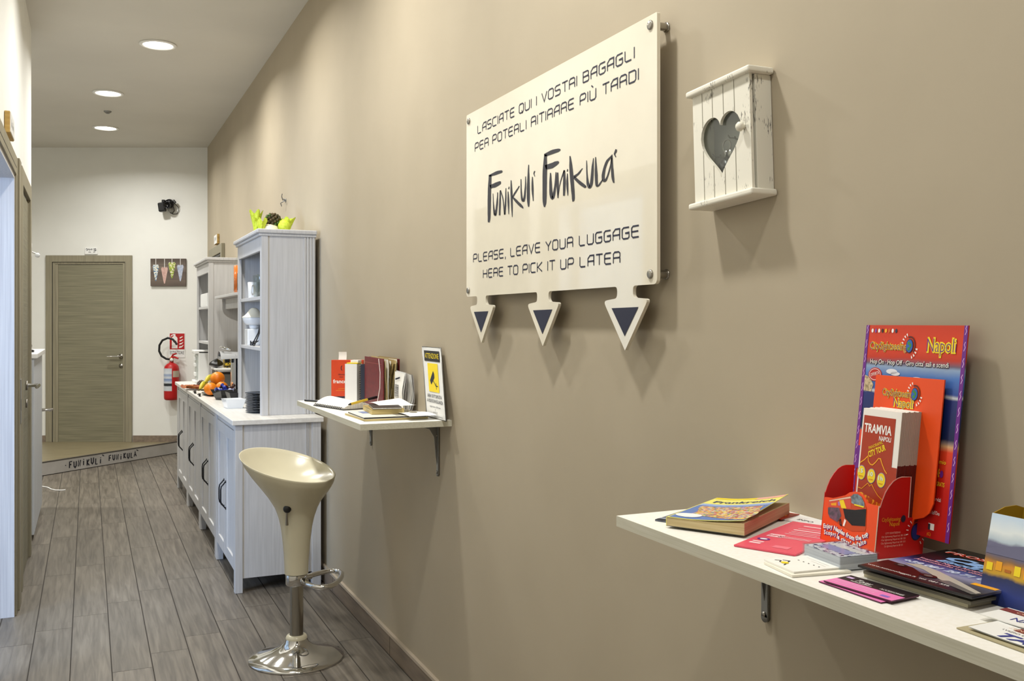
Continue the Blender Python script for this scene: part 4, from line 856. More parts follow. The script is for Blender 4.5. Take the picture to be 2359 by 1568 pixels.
# warning card
t = thing('warning_card', 'leaning white card with yellow camera pictogram and ATTENZIONE band', 'sign', (1.094, 3.222, SZ + .0005), RW, rx=-.10)
SHR = Matrix(((1, 0, -.50, .018), (0, 1, 0, 0), (0, 0, 1, 0), (0, 0, 0, 1)))
b = MB(SHR); b.box(0, .20, 0, .002, -.012 + .0125, .245, WHITEP, .0006); b.build('card', t)
b = MB(SHR); b.tube([(0, 0, .002), (0, 0, .245), (.20, 0, .245), (.20, 0, .002)], .0022, GREYM, 6, closed=True); tag(b.build('rim', t), 'clear plastic rim')
b = MB(SHR); F = vface(0, -.0012, 0)
b.rect(.018, .195, .182, .232, F, BLACK); b.text('ATTENZIONE', .1, .205, .018, F, YEL, width=.145, align='c', lift=.0008)
b.rect(.048, .090, .155, .188, F, YEL)
b.poly([(.066, .128), (.105, .162), (.115, .152), (.115, .138), (.084, .118), (.076, .114)], F, INK, .0007); b.stroke([(.1, .128), (.128, .110)], .004, F, INK, .0007); b.stroke([(.128, .122), (.128, .1)], .004, F, INK, .0007); b.stroke([(.128, .111), (.145, .111)], .0035, F, INK, .0007)
b.text('AREA SOTTOPOSTA', .10, .070, .011, F, INK, width=.15, align='c', offset=.01); b.text('A VIDEOSORVEGLIANZA', .1, .053, .011, F, INK, width=.165, align='c', offset=.01)
b.text('registrazione effettuata', .1, .037, .006, F, INK, width=.11, align='c'); b.text('da', .1, .028, .005, F, INK, align='c'); b.text('per fini di', .1, .019, .006, F, INK, width=.04, align='c'); b.text('sicurezza e tutela del patrimonio', .1, .007, .006, F, INK, width=.14, align='c')
b.build('lettering', t)
# open notebook
t = thing('open_notebook', 'open notebook with bulging blank white pages lying at the far end', 'notebook', (.826, 3.80, SZ + .0005), RA(-77))
b = MB(); b.box(-.005, .255, -.004, .16, 0, .003, BLACK, .001); b.build('cover', t)
b = MB()
def pg(u, v):
    x = .002 + .25 * u
    z = .004 + .028 * math.sin(PI * min(1, v * 1.25)) ** .8 * (1 - .35 * u) + .004
    return (x, .002 + .155 * v, z if v < .78 else .008 + .004 * (1 - v))
b.grid(16, 20, pg, PAPER)
for k in range(7):
    pass
b.grid(16, 8, lambda u, v: (.002 + .25 * u, .002, .003 + .006 * v), PAGEW); b.grid(2, 20, lambda u, v: (.002, .002 + .155 * v, .003 + u * (pg(0, v)[2] - .003)), PAGEW); b.grid(2, 20, lambda u, v: (.252, .002 + .155 * v, .003 + u * (pg(1, v)[2] - .003)), PAGEW)
b.build('pages', t)
b = MB()
for k in range(16): b.tube([(.01 + k * .015, -.003, .001), (.01 + k * .015, -.006, .006), (.01 + k * .015, .001, .011)], .0012, DARKM, 6)
b.build('ring_binding', t)
t = thing('pen', 'yellow and black pen lying across the open notebook', 'pen', (.90, 3.52, SZ + .026), RA(35), ry=RA(-6))
b = MB(); b.tube([(0, 0, 0), (.10, 0, 0)], .0048, mat('pen_yellow', 'c9a82a', .35), 10); b.build('barrel', t); b = MB(); b.tube([(.098, 0, 0), (.155, 0, 0)], .0055, BLACK, 10); b.tube([(-.012, 0, 0), (0, 0, 0)], [.0015, .0048], BLACK, 10); b.build('cap', t)
t = thing('pen', 'thin black pen at the far end of the book shelf', 'pen', (.835, 4.03, SZ + .0045), RA(-60))
b = MB(); b.tube([(0, 0, 0), (.13, 0, 0)], .004, BLACK, 8); b.build('barrel', t); b = MB(); b.tube([(.13, 0, 0), (.14, 0, 0)], [.004, .001], STEEL, 8); b.build('tip', t)
def lying(name, label, cat, x, y, z, rz, w, d, h, cover, pages, cov=.0008, group=None):
    t = thing(name, label, cat, (x, y, z), rz, group)
    b = MB(); b.box(0, w, 0, d, 0, cov, cover); b.box(0, w, 0, d, h - cov, h, cover); b.build('cover', t)
    b = MB(); b.box(.001, w - .001, .001, d - .001, cov, h - cov, pages); b.build('pages', t)
    return t
OLDW = mat('worn_cream_cover', 'ddd6c2', .6, col2='cfc6ac', nscale=(30, 30, 30)); BUFF = mat('buff_cover', 'b39a5a', .6, col2='9c8448', nscale=(30, 30, 30))
t = lying('magazine', 'lower cream magazine lying at the near end of the book shelf', 'magazine', .842, 3.375, SZ + .0005, RW + .03, .25, .225, .007, OLDW, PAGE)
t = lying('magazine', 'upper magazine with black spine edge and blue picture on cover', 'magazine', .850, 3.362, SZ + .0078, RW - .02, .235, .22, .006, mat('cover_offwhite', 'e8e4d8', .5), BLACK)
b = MB(); F = hface(0, 0, .006); b.rect(.02, .03, .10, .08, F, mat('cover_blue', '7a88b4', .5)); b.rect(.15, .12, .21, .17, F, mat('cover_grey', '9a968c', .5)); b.build('cover_print', t)
lying('notebook', 'thick yellow-edged notebook lying on the magazines', 'notebook', .915, 3.40, SZ + .0143, RW - .10, .19, .115, .017, BUFF, PAGE)
lying('booklet', 'dark brown booklet on the yellow-edged notebook', 'booklet', .93, 3.375, SZ + .0318, RW - .18, .17, .10, .006, mat('dark_booklet', '2c1c16', .5), PAGEW)
t = thing('paper_sheet', 'curled white sheet on top of the lying notebooks', 'paper', (.935, 3.40, SZ + .0385), RW + .1)
b = MB(); b.grid(12, 8, lambda u, v: (.17 * u, .12 * v, .001 + .012 * (1 - u) ** 2 * v + .003 * math.sin(6 * u)), PAPER); b.build('sheet', t)
t = thing('leaflet', 'pale leaflet with oval picture under the warning card', 'leaflet', (.985, 3.235, SZ + .0143), RW + .05)
b = MB(); b.grid(8, 6, lambda u, v: (.15 * u, .10 * v, .001 + .004 * math.sin(PI * u)), PAPER); F = hface(0, 0, .0062); b.disc(.05, .05, .022, .014, F, mat('oval_print', '9c9688', .6)); b.build('sheet', t)
# ================================================================ LUGGAGE NOTICE BOARD
def fillet(P, rads):
    out = []; n = len(P)
    for i, (p, r) in enumerate(zip(P, rads)):
        p = Vector(p); a = Vector(P[i - 1]); c = Vector(P[(i + 1) % n])
        if r <= 0: out.append(tuple(p)); continue
        d1 = (a - p).normalized(); d2 = (c - p).normalized(); ang = d1.angle(d2); tl = r / math.tan(ang / 2)
        tl = min(tl, .45 * (a - p).length, .45 * (c - p).length); s0 = p + d1 * tl; s1 = p + d2 * tl
        for k in range(5):
            q = k / 4; out.append(tuple((1 - q) ** 2 * s0 + 2 * q * (1 - q) * p + q * q * s1))
    return out
ACR = mat('cream_acrylic', 'ece5d3', 0.04, spec=0.5)
t = thing('notice_board', 'cream acrylic luggage notice board with three arrow points, on steel standoffs', 'notice board', (1.097, 2.805, 1.43), RW)
W_, H_ = 1.101, .570
pts = [(0, 0)]; rr = [.012]
for cx in (.124, .551, .970):
    hw = .034
    pts += [(cx - hw, 0), (cx - hw, -.026), (cx - .097, -.031), (cx, -.143), (cx + .097, -.030), (cx + hw, -.026), (cx + hw, 0)]; rr += [.010, .012, .008, .002, .008, .012, .010]
pts += [(W_, 0), (W_, H_), (0, H_)]; rr += [.014, .004, .006]
b = MB(); b.prism(fillet(pts, rr), -.008, 0, ACR, 'xz'); b.build('panel', t)
F = vface(0, -.0082, 0)
GLY = {'A': [[(0, 0), (0, .72), (.28, 1), (.8, 1), (.8, 0)], [(0, .45), (.8, .45)]], 'B': [[(0, 0), (0, 1), (.62, 1), (.75, .9), (.75, .62), (.65, .53), (0, .53)], [(.65, .53), (.8, .42), (.8, .1), (.68, 0), (0, 0)]],
       'C': [[(.8, 1), (.15, 1), (0, .85), (0, .15), (.15, 0), (.8, 0)]], 'D': [[(0, 0), (0, 1), (.65, 1), (.8, .85), (.8, .15), (.65, 0), (0, 0)]], 'E': [[(.8, 1), (.15, 1), (0, .85), (0, .15), (.15, 0), (.8, 0)], [(0, .52), (.75, .52)]],
       'G': [[(.8, 1), (.15, 1), (0, .85), (0, .15), (.15, 0), (.65, 0), (.8, .12), (.8, .5), (.35, .5)]], 'H': [[(0, 0), (0, 1)], [(.8, 0), (.8, 1)], [(0, .5), (.8, .5)]], 'I': [[(0, 0), (0, 1)]],
       'K': [[(0, 0), (0, 1)], [(.8, 1), (.12, .5), (.8, 0)], [(0, .5), (.12, .5)]], 'L': [[(0, 1), (0, .15), (.14, 0), (.75, 0)]], 'O': [[(.15, 0), (0, .15), (0, .85), (.15, 1), (.65, 1), (.8, .85), (.8, .15), (.65, 0), (.15, 0)]],
       'P': [[(0, 0), (0, .85), (.15, 1), (.65, 1), (.8, .87), (.8, .55), (.65, .42), (0, .42)]], 'Q': [[(.15, 0), (0, .15), (0, .85), (.15, 1), (.65, 1), (.8, .85), (.8, .15), (.65, 0), (.15, 0)], [(.5, .28), (.62, -.12)]],
       'R': [[(0, 0), (0, .85), (.15, 1), (.65, 1), (.8, .87), (.8, .58), (.72, .5), (.8, .4), (.8, 0)], [(0, .48), (.72, .48)]], 'S': [[(.8, 1), (.15, 1), (0, .87), (0, .62), (.13, .52), (.67, .52), (.8, .4), (.8, .13), (.66, 0), (0, 0)]],
       'T': [[(0, 1), (.85, 1)], [(.42, 1), (.42, 0)]], 'U': [[(0, 1), (0, .15), (.15, 0), (.65, 0), (.8, .15), (.8, 1)]], 'V': [[(0, 1), (.42, 0), (.85, 1)]], 'Y': [[(0, 1), (.42, .48), (.85, 1)], [(.42, .48), (.42, 0)]], ',': [[(.1, .1), (.05, -.22)]],
       'Ù': [[(0, 1), (0, .15), (.15, 0), (.65, 0), (.8, .15), (.8, 1)], [(.2, 1.42), (.45, 1.18)]]}
ADV = {'I': .3, ' ': .62, ',': .45}
def thin_text(par, s, x0, x1, y, h, F, m, w):
    bm = MB()
    tot = sum(ADV.get(c, 1.1) for c in s) - .3 + (.3 if s[-1] == 'I' else 0); k = (x1 - x0) / tot; x = x0
    for c in s:
        for st in GLY.get(c, []): bm.stroke([(x + p[0] * k, y + p[1] * h) for p in st], w, F, m)
        x += ADV.get(c, 1.1) * k
        if c == ' ': bm.build('lettering', par); bm = MB()
    bm.build('lettering', par)
for s, a, c, y in (('LASCIATE QUI I VOSTRI BAGAGLI', .095, 1.021, .4955), ('PER POTERLI RITIRARE PIÙ TARDI', .073, 1.038, .4447), ('PLEASE, LEAVE YOUR LUGGAGE', .060, 1.029, .105), ('HERE TO PICK IT UP LATER', .140, .949, .0535)):
    thin_text(t, s, a, c, y, .0245, F, NAVY, .0037)
b = MB(); BRUSH = mat('brush_ink', '2b2a33', .45)
for st in LOGO:
    vs = []
    for x1, z1, x2, z2 in st: vs += [(x1 / 1000, z1 / 1000, .0005), (x2 / 1000, z2 / 1000, .0005)]
    b.add(vs, [(2 * i, 2 * i + 1, 2 * i + 3, 2 * i + 2) for i in range(len(st) - 1)], BRUSH, M=F)
tag(b.build('brush_lettering', t), 'large brush lettering in dark ink')
for cx in (.1225, .5505, .970):
    b = MB(); b.poly([(cx - .058, -.048), (cx + .058, -.047), (cx, -.111)], F, NAVY, .0005); tag(b.build('arrow_print', t), 'dark navy triangle')
for x, z in ((.022, .548), (1.076, .549), (.018, .019), (1.076, .022)):
    b = MB(); R = Matrix.Translation((x, 0, z)) @ Matrix.Rotation(PI / 2, 4, 'X')
    b.lathe([(0, .0125), (.008, .0125), (.010, .011), (.010, .008), (0, .008)], STEEL, 24, M=R); b.lathe([(.0085, -.032), (.0085, 0)], STEEL, 20, M=R); b.lathe([(.011, -.0325), (.011, -.029), (0, -.029)], STEEL, 20, M=R)
    tag(b.build('standoff', t), 'steel standoff')
# ================================================================ HEART KEY CABINET
SHAB = mat('shabby_white_paint', 'e9e5d6', .55, col2='dcd7c6', nscale=(60, 60, 5))
def shabby():
    m = bpy.data.materials.new('worn_white_paint'); m.use_nodes = True; nt = m.node_tree; b = nt.nodes['Principled BSDF']; b.inputs['Roughness'].default_value = .55
    tc = nt.nodes.new('ShaderNodeTexCoord'); mp = nt.nodes.new('ShaderNodeMapping'); mp.inputs['Scale'].default_value = (520, 520, 70); nt.links.new(tc.outputs['Object'], mp.inputs[0])
    n1 = nt.nodes.new('ShaderNodeTexNoise'); n1.inputs['Detail'].default_value = 5; n1.inputs['Scale'].default_value = 1; nt.links.new(mp.outputs[0], n1.inputs[0])
    n2 = nt.nodes.new('ShaderNodeTexNoise'); n2.inputs['Scale'].default_value = 20; n2.inputs['Detail'].default_value = 2; nt.links.new(tc.outputs['Object'], n2.inputs[0])
    mu = nt.nodes.new('ShaderNodeMath'); mu.operation = 'MULTIPLY'; nt.links.new(n1.outputs[0], mu.inputs[0]); nt.links.new(n2.outputs[0], mu.inputs[1])
    rp = nt.nodes.new('ShaderNodeValToRGB'); e = rp.color_ramp.elements; e[0].position = .35; e[0].color = lin('eae6d8'); e[1].position = .40; e[1].color = lin('4c4640')
    nt.links.new(mu.outputs[0], rp.inputs[0]); nt.links.new(rp.outputs[0], b.inputs['Base Color']); return m
WORN = shabby()
t = thing('key_cabinet', 'small worn white key cabinet with heart window, hung slightly crooked', 'key cabinet', (XR - .001, 1.472, 1.6885), RW, ry=-.045)
hw, hh, dp = .088, .104, .048
b = MB()
for x0, x1, z0, z1 in ((-hw, -hw + .008, -hh, hh), (hw - .008, hw, -hh, hh), (-hw + .008, hw - .008, -hh, -hh + .008), (-hw + .008, hw - .008, hh - .008, hh)): b.box(x0, x1, -dp + .012, 0, z0, z1, WORN, .001)
b.build('body', t)
b = MB(); b.box(-hw + .008, hw - .008, -.005, 0, -hh + .008, hh - .008, mat('cabinet_inside', 'a6a6a0', .6)); b.build('back_panel', t)





def heart(a):  # classic heart, scaled
    x = 16 * math.sin(a) ** 3; y = 13 * math.cos(a) - 4 * math.cos(2 * a) - 1.6 * math.cos(3 * a) - .7 * math.cos(4 * a)
    return (x / 16 * .061 - .002, (y + 16.1) / 27.2 * .119 - .069)
cont = [heart(2 * PI * i / 80) for i in range(80)]
right = [heart(PI * i / 40) for i in range(41)]
def hspan(x):
    """low and high edge of the heart at abscissa x"""
    zs = []
    for i in range(80):
        (xa, za), (xb, zb) = cont[i], cont[(i + 1) % 80]
        if (xa - x) * (xb - x) <= 0 and xa != xb: zs.append(za + (zb - za) * (x - xa) / (xb - xa))
    return (min(zs), max(zs)) if len(zs) >= 2 else None
b = MB(); y0, y1 = -dp, -dp + .006
xs = sorted(set([-hw + .0005, hw - .0005, -.0629, .0589] + [-.0629 + .1218 * i / 56 for i in range(57)]))
for xa, xb in zip(xs, xs[1:]):
    sa = hspan(xa + 1e-5); sb = hspan(xb - 1e-5)
    if sa is None or sb is None:
        b.add([(xa, y0, -hh), (xb, y0, -hh), (xb, y0, hh), (xa, y0, hh)], [(0, 1, 2, 3)], WORN); b.add([(xa, y1, -hh), (xb, y1, -hh), (xb, y1, hh), (xa, y1, hh)], [(3, 2, 1, 0)], WORN); continue
    for yy, fl in ((y0, 0), (y1, 1)):
        f = (0, 1, 2, 3) if not fl else (3, 2, 1, 0)
        b.add([(xa, yy, -hh), (xb, yy, -hh), (xb, yy, sb[0]), (xa, yy, sa[0])], [f], WORN); b.add([(xa, yy, sa[1]), (xb, yy, sb[1]), (xb, yy, hh), (xa, yy, hh)], [f], WORN)
for i in range(80):
    (xa, za), (xb, zb) = cont[i], cont[(i + 1) % 80]; b.add([(xa, y0, za), (xb, y0, zb), (xb, y1, zb), (xa, y1, za)], [(0, 1, 2, 3)], SHAB)
for xx in (-hw + .0005, hw - .0005): b.add([(xx, y0, -hh), (xx, y1, -hh), (xx, y1, hh), (xx, y0, hh)], [(0, 1, 2, 3)], WORN)
F = vface(0, y0 - .0002, 0)
GRV = mat('groove_line', '8d8878', .7)
for gx in (-.056, -.024, .010, .043):
    s = hspan(gx)
    if s: b.rect(gx - .0007, -hh, gx + .0007, s[0] - .001, F, GRV); b.rect(gx - .0007, s[1] + .001, gx + .0007, hh, F, GRV)
    else: b.rect(gx - .0007, -hh, gx + .0007, hh, F, GRV)
dd = b.build('door', t)
b = MB(); b.box(-.068, .064, -dp + .0064, -dp + .0078, -.075, .06, GLASS); tag(b.build('pane', dd), 'clear heart-shaped window')
b = MB(); b.lathe([(0, -.0), (.0045, 0), (.0045, .004), (.0085, .008), (.0085, .013), (.005, .0165), (0, .017)], SHAB, 20, M=Matrix.Translation((.070, y0, .010)) @ Matrix.Rotation(PI / 2, 4, 'X')); b.build('knob', dd)
b = MB(); b.box(-hw - .010, hw + .010, -dp - .010, 0, hh, hh + .012, WORN, .004, 3); b.build('cornice', t)
b = MB(); b.box(-hw - .010, hw + .010, -dp - .010, 0, -hh - .012, -hh, WORN, .004, 3); b.build('base_board', t)
for x, z in ((-.066, -.014), (-.042, -.02), (-.016, .012), (.004, .005)):
    b = MB(); b.tube([(x, -.005, z), (x, -.016, z), (x, -.020, z + .005)], .0015, STEEL, 6); b.build('hook', t)
t = thing('key_bunch', 'bunch of keys with dark tag hanging inside the heart window', 'keys', (XR - .021, 1.472 + .020, 1.6885 + .004), RW)
b = MB(); b.tube([(.012 * math.cos(a), 0, -.008 + .012 * math.sin(a)) for a in [2 * PI * i / 16 for i in range(16)]], .0012, STEEL, 6, closed=True); b.build('ring', t)
for dx, an in ((-.004, .15), (.006, -.1)):
    b = MB(); M = Matrix.Translation((dx, 0, -.018)) @ Matrix.Rotation(an, 4, 'Y'); b.lathe([(0, -.001), (.009, -.001), (.009, .001), (0, .001)], STEEL, 14, M=M @ Matrix.Translation((0, 0, -.006)) @ Matrix.Rotation(PI / 2, 4, 'X')); b.box(-.002, .002, -.001, .001, -.05, -.012, STEEL, M=M); b.box(.002, .005, -.001, .001, -.048, -.036, STEEL, M=M); b.build('key', t)
b = MB(); b.lathe([(0, -.002), (.016, -.002), (.016, .002), (0, .002)], BLACK, 20, M=Matrix.Translation((-.004, -.004, -.05)) @ Matrix.Rotation(PI / 2, 4, 'X')); tag(b.build('fob', t), 'dark round fob')
# ================================================================ LEAFLET SHELF
long_shelf('near white wall shelf full of tourist leaflets', 1.43, .40, [(.03, .185), (.72, .185)], .832, .018)
# guidebook
t = thing('guidebook', 'thick yellow-topped travel guide with curled cover and red map picture', 'book', (.856, 1.311, SZ + .0038), RA(-59))
GP = mat('guide_pages', 'd9c79a', .85, col2='c4ae7c', nscale=(6, 6, 700)); GPR = mat('guide_pages_red', 'c99a7c', .85, col2='b5846a', nscale=(6, 6, 700))
w, d, h = .131, .205, .0135
b = MB(); b.prism([(0, .001), (w, .001), (w, h + .006), (w * .6, h + .0015), (0, h)], 0, d, GP, 'xz'); b.box(w, w + .0006, .0, d, .001, h + .006, GPR); b.build('pages', t)
def cv(u, v):
    return (w * u * (1.0), d * v - .001, h + .0012 + .0185 * max(0, (u - .2) / .8) ** 1.7 * (.50 + .6 * v) + .002 * math.sin(PI * u) * v)
GY = mat('guide_yellow', 'f6ee7a', .35)
b = MB(); b.box(-.001, w, 0, d, 0, .001, mat('guide_back', '6f6a58', .5)); b.box(-.001, 0, 0, d, 0, h + .0006, GY)
b.grid(24, 24, cv, GY)
b.grid(24, 24, lambda u, v: (cv(u, v)[0], cv(u, v)[1], cv(u, v)[2] - .0006), WHITEP)
def patch(bm, u0, u1, v0, v1, m, lift, n=14, f=None):
    def fn(u, v):
        uu, vv = u0 + (u1 - u0) * u, v0 + (v1 - v0) * v
        if f: uu, vv = f(u, v)
        p = cv(uu, vv); return (p[0], p[1], p[2] + lift)
    bm.grid(n, n, fn, m)
MAPM = speckle_mat('guide_map', ['c8876c', 'e3b24a', '8f6f9a', 'd9cfa2', 'b5523c', '7f9a72', 'c9a0b4', 'e8d070'], 230)
patch(b, .02, .99, .02, .60, mat('guide_sea', '5f7fc0', .35), .0003)
patch(b, .14, .98, .07, .58, MAPM, .0006, f=lambda u, v: (.14 + .84 * u + .05 * math.sin(5 * v), .10 + .46 * v + .06 * math.sin(4 * u + 1) * (1 - v)))
patch(b, .02, .99, .60, .68, mat('guide_sky', '9db4e0', .35), .0003)
patch(b, .03, .42, .04, .22, WINK, .0009, f=lambda u, v: (.20 + .17 * (u * 2 - 1) * math.sqrt(max(0, 1 - (2 * v - 1) ** 2)), .14 + .075 * (2 * v - 1)))
patch(b, .60, .98, .90, .99, mat('guide_flag', 'f0b0a0', .4), .0003); patch(b, .02, .6, .93, .99, YEL, .0003)
vs, fs = text_geo('Frankreich', .02)
xs = [v[0] for v in vs]; mx = max(xs)
b.add([cv(.10 + .85 * (x / mx), .74 + .12 * y)[:2] + (cv(.10 + .85 * (x / mx), .74 + .12 * y)[2] + .0008,) for x, y in vs], fs, mat('guide_title', '3c4a78', .4))
b.build('cover', t)
t = thing('brochure', 'dark blue grey brochure peeking out left from under the travel guide', 'brochure', (.868, 1.365, SZ + .0005), RA(-62))
b = MB(); b.box(0, .10, 0, .17, 0, .0022, mat('slate_print', '6b7488', .4, col2='4a4f5e', nscale=(120, 120, 10)), .0004); F = hface(0, 0, .0022); b.rect(0, 0, .10, .012, F, INK); b.rect(.0, .014, .1, .02, F, mat('slate_light', 'a8b0c4', .4)); b.build('sheet', t)
PINK = mat('pink_leaflet', 'e8566c', .35, col2='e24e66', nscale=(10, 10, 10))
t = thing('leaflet', 'pink red leaflet half under the travel guide', 'leaflet', (.876, 1.162, SZ + .0005), RA(-63.4))
b = MB(); b.box(0, .096, 0, .215, 0, .0028, PINK, .0006); F = hface(0, 0, .0028)
PW = mat('pink_white_print', 'f6ccd0', .5)
for k, (y, x0, x1) in enumerate(((.185, .03, .09), (.165, .03, .085), (.15, .028, .09), (.138, .03, .08), (.128, .03, .075), (.118, .028, .085), (.095, .03, .08), (.088, .03, .08))): b.rect(x0, y, x1, y + (.006 if k in (0, 2) else .0025), F, PW)
b.rect(.012, .085, .036, .105, F, PW); b.text('INFO', .014, .09, .008, F, PINK, width=.02, lift=.0007)
b.disc(.019, .062, .010, .008, F, PUR); b.disc(.019, .062, .006, .004, F, WINK, .0006); b.rect(.010, .04, .028, .046, F, PW); b.rect(.010, .028, .028, .036, F, PW); b.rect(.05, .02, .075, .035, F, mat('pink_pale', 'f07a8c', .4))
b.build('sheet', t)
t = thing('flyer', 'small dark red card behind the travel guide', 'flyer', (1.035, 1.335, SZ + .0034), RA(-70))
b = MB(); b.box(0, .065, 0, .06, 0, .0012, mat('deep_red_print', '9a2410', .35)); F = hface(0, 0, .0012); b.disc(.045, .03, .012, .008, F, YEL2); b.build('sheet', t)
t = thing('flyer', 'white card with black lettering against the wall behind the pink leaflet', 'flyer', (1.06, 1.325, SZ + .0005), RA(-80))
b = MB(); b.box(0, .16, 0, .045, 0, .0026, WHITEP); F = hface(0, 0, .0026); b.text('INFO', .062, .012, .009, F, INK, width=.03); b.build('sheet', t)
# clear box of cards
t = thing('card_box', 'clear plastic box filled with blue patterned cards', 'box', (.922, 1.066, SZ + .0005), RW - .09)
bw, bd = .082, .064
b = MB()
for x0, x1, y0, y1, z0, z1 in ((0, bw, 0, bd, 0, .0012), (0, .0012, 0, bd, .0012, .020), (bw - .0012, bw, 0, bd, .0012, .020), (.0012, bw - .0012, 0, .0012, .0012, .020), (.0012, bw - .0012, bd - .0012, bd, .0012, .020), (0, bw, 0, bd, .0202, .0212)): b.box(x0, x1, y0, y1, z0, z1, CLEARP)
tag(b.build('case', t), 'clear plastic case')
b = MB(); b.box(.002, bw - .002, .002, bd - .002, .0015, .019, mat('card_edges', 'e4e4e8', .7, col2='b9b9c2', nscale=(4, 4, 900))); F = hface(0, 0, .0192)
DOODLE = mat('blue_doodle', 'f2f3fa', .4, col2='2c3478', nscale=(150, 150, 150), lo=.52, hi=.56)
b.rect(.002, .002, bw - .002, bd - .002, F, DOODLE, .0002); b.rect(.012, .016, bw - .012, .036, F, mat('lilac_band', 'a7abdc', .4), .0004); b.rect(.010, .038, bw - .008, .050, F, WINK, .0004); b.build('cards', t)
# cream folded leaflets
def stackcard(name, label, cat, x, y, z, rz, w, d, h, m, fn=None, group=None, curl=0):
    t = thing(name, label, cat, (x, y, z), rz, group); b = MB()
    if curl: b.grid(10, 6, lambda u, v: (w * u, d * v, h + curl * (2 * u - 1) ** 2), m); b.grid(10, 6, lambda u, v: (w * u, d * v, h * .2 + curl * (2 * u - 1) ** 2), m)
    else: b.box(0, w, 0, d, 0, h, m)
    if fn: fn(b, hface(0, 0, h))
    b.build('sheet', t); return t
CRM = mat('cream_card', 'f3efdf', .5)
def map_print(b, F):
    for p in ([(.008, .012), (.014, .018), (.02, .012)], [(.012, .022), (.02, .028), (.026, .02)], [(.022, .012), (.03, .016), (.036, .008)]): b.stroke(p, .0018, F, INK)
    b.disc(.026, .016, .006, .005, F, YEL, .0005)
    for k in range(5): b.disc(.02 + k * .010, .042 + .001 * k, .0012, .0012, F, INK)
    b.rect(.01, .062, .06, .0625, F, mat('pale_grey_print', 'b8b6ae', .6)); b.rect(.03, .055, .062, .0555, F, mat('pale_grey_print', 'b8b6ae', .6))
stackcard('leaflet', 'lower cream folded leaflet in front of the clear card box', 'leaflet', .850, 1.060, SZ + .0005, RW - .16, .072, .088, .003, CRM)
stackcard('leaflet', 'upper cream leaflet with small yellow and black sketch', 'leaflet', .853, 1.064, SZ + .0038, RW - .10, .070, .086, .0022, mat('white_card', 'f7f5ee', .45), map_print)
# pink and black cards
def pb(front):
    def fn(b, F):
        b.rect(0, .024, .103, .050, F, mat('card_black', '1d1218', .35)); b.rect(0, 0, .103, .024, F, mat('card_pink', 'ee82c0', .35))
        if front:
            b.text('Tony', .022, .031, .010, F, WINK, width=.024, shear=.3); b.text('ACCESSORIES', .062, .028, .005, F, WINK, width=.034)
            b.stroke([(.018, .029), (.035, .0275), (.05, .029)], .0012, F, WINK); b.rect(.004, .036, .014, .042, F, mat('card_lilac', 'd8b8e8', .4), .0005)
            for y in (.018, .014, .008): b.rect(.006, y, .072, y + .001, F, mat('pink_print_pale', 'f8c4e2', .5), .0005)
            b.rect(.08, .006, .092, .012, F, mat('card_violet', '8a6cc8', .4), .0005)
    return fn
stackcard('business_card', 'lowest card of the pink and black card fan', 'card', .855, .958, SZ + .0005, RW + .02, .103, .050, .0012, mat('card_base', '5a2040', .4), pb(False), 'pink and black cards')
stackcard('business_card', 'middle card of the pink and black card fan', 'card', .858, .952, SZ + .0020, RW + .07, .103, .050, .0012, mat('card_base', '5a2040', .4), pb(False), 'pink and black cards')
stackcard('business_card', 'top pink and black business card of the fan, lettering visible', 'card', .855, .949, SZ + .0036, RW + .10, .103, .050, .0012, mat('card_base', '5a2040', .4), pb(True), 'pink and black cards')
# black car brochures
BP = mat('brochure_black', '101014', .25); BPE = mat('brochure_edges', '8c8672', .7, col2='3c3a34', nscale=(6, 6, 900))
stackcard('brochure', 'lowest pale brochure of the dark brochure stack', 'brochure', .928, .955, SZ + .0005, RW + .05, .155, .17, .005, mat('brochure_pale', 'b8b196', .6))
stackcard('brochure', 'grey brochure second from the bottom of the dark stack', 'brochure', .924, .952, SZ + .0058, RW + .06, .158, .17, .004, BPE)
stackcard('brochure', 'black brochure reaching back to the wall, under the printed one', 'brochure', .950, .962, SZ + .0102, RW + .07, .155, .172, .004, BP)
t = thing('brochure', 'topmost dark brochure with silver car, blue Capri lettering', 'brochure', (.914, .952, SZ + .0148), RW + .08)
CARG = ramp_mat('brochure_gradient', [(0, '0c0c0e'), (.12, '16161a'), (.3, '4a4a58'), (.42, '9090b0'), (.52, '5a62a0'), (.62, '202a5c'), (.72, '0c0e1c'), (1, '060608')], 'y', 0, .175, .3, .03, 14)
b = MB(); b.box(0, .165, 0, .175, 0, .0035, CARG, .0008); F = hface(0, 0, .0035)
LB = mat('light_blue_print', '8db4ea', .35); PKP = mat('rose_print', 'd898ac', .4)
b.poly([(.002, .006), (.085, .004), (.07, .035), (.045, .05), (.002, .055)], F, mat('maroon_corner', '3a0c10', .3))
b.poly([(.025, .06), (.06, .052), (.1, .03), (.16, .012), (.163, .02), (.12, .042), (.075, .062), (.04, .072)], F, mat('silver_print', 'b9b2a6', .3), .0005)
b.poly([(.1, .024), (.16, .006), (.164, .012), (.11, .034)], F, mat('grey_print2', '6a6866', .3), .0006)
b.disc(.03, .046, .010, .006, F, BLACK, .0007); b.disc(.082, .032, .012, .007, F, mat('wheel_print', '2a0c14', .3), .0007); b.disc(.03, .046, .005, .003, F, mat('grey_print2', '6a6866', .3), .0008); b.disc(.082, .032, .006, .0035, F, mat('grey_print2', '6a6866', .3), .0008)
b.text('PROSSIMA', .012, .156, .012, F, mat('red_print', 'c8402c', .4), width=.115, offset=.06); b.text('PROSSIMA', .012, .156, .012, F, WINK, width=.115, lift=.0008, offset=-.025)
b.text('Capri', .034, .124, .021, F, LB, width=.11, shear=.3, offset=.05); b.text('Escursioni', .034, .108, .011, F, LB, width=.12, shear=.3, offset=.04)
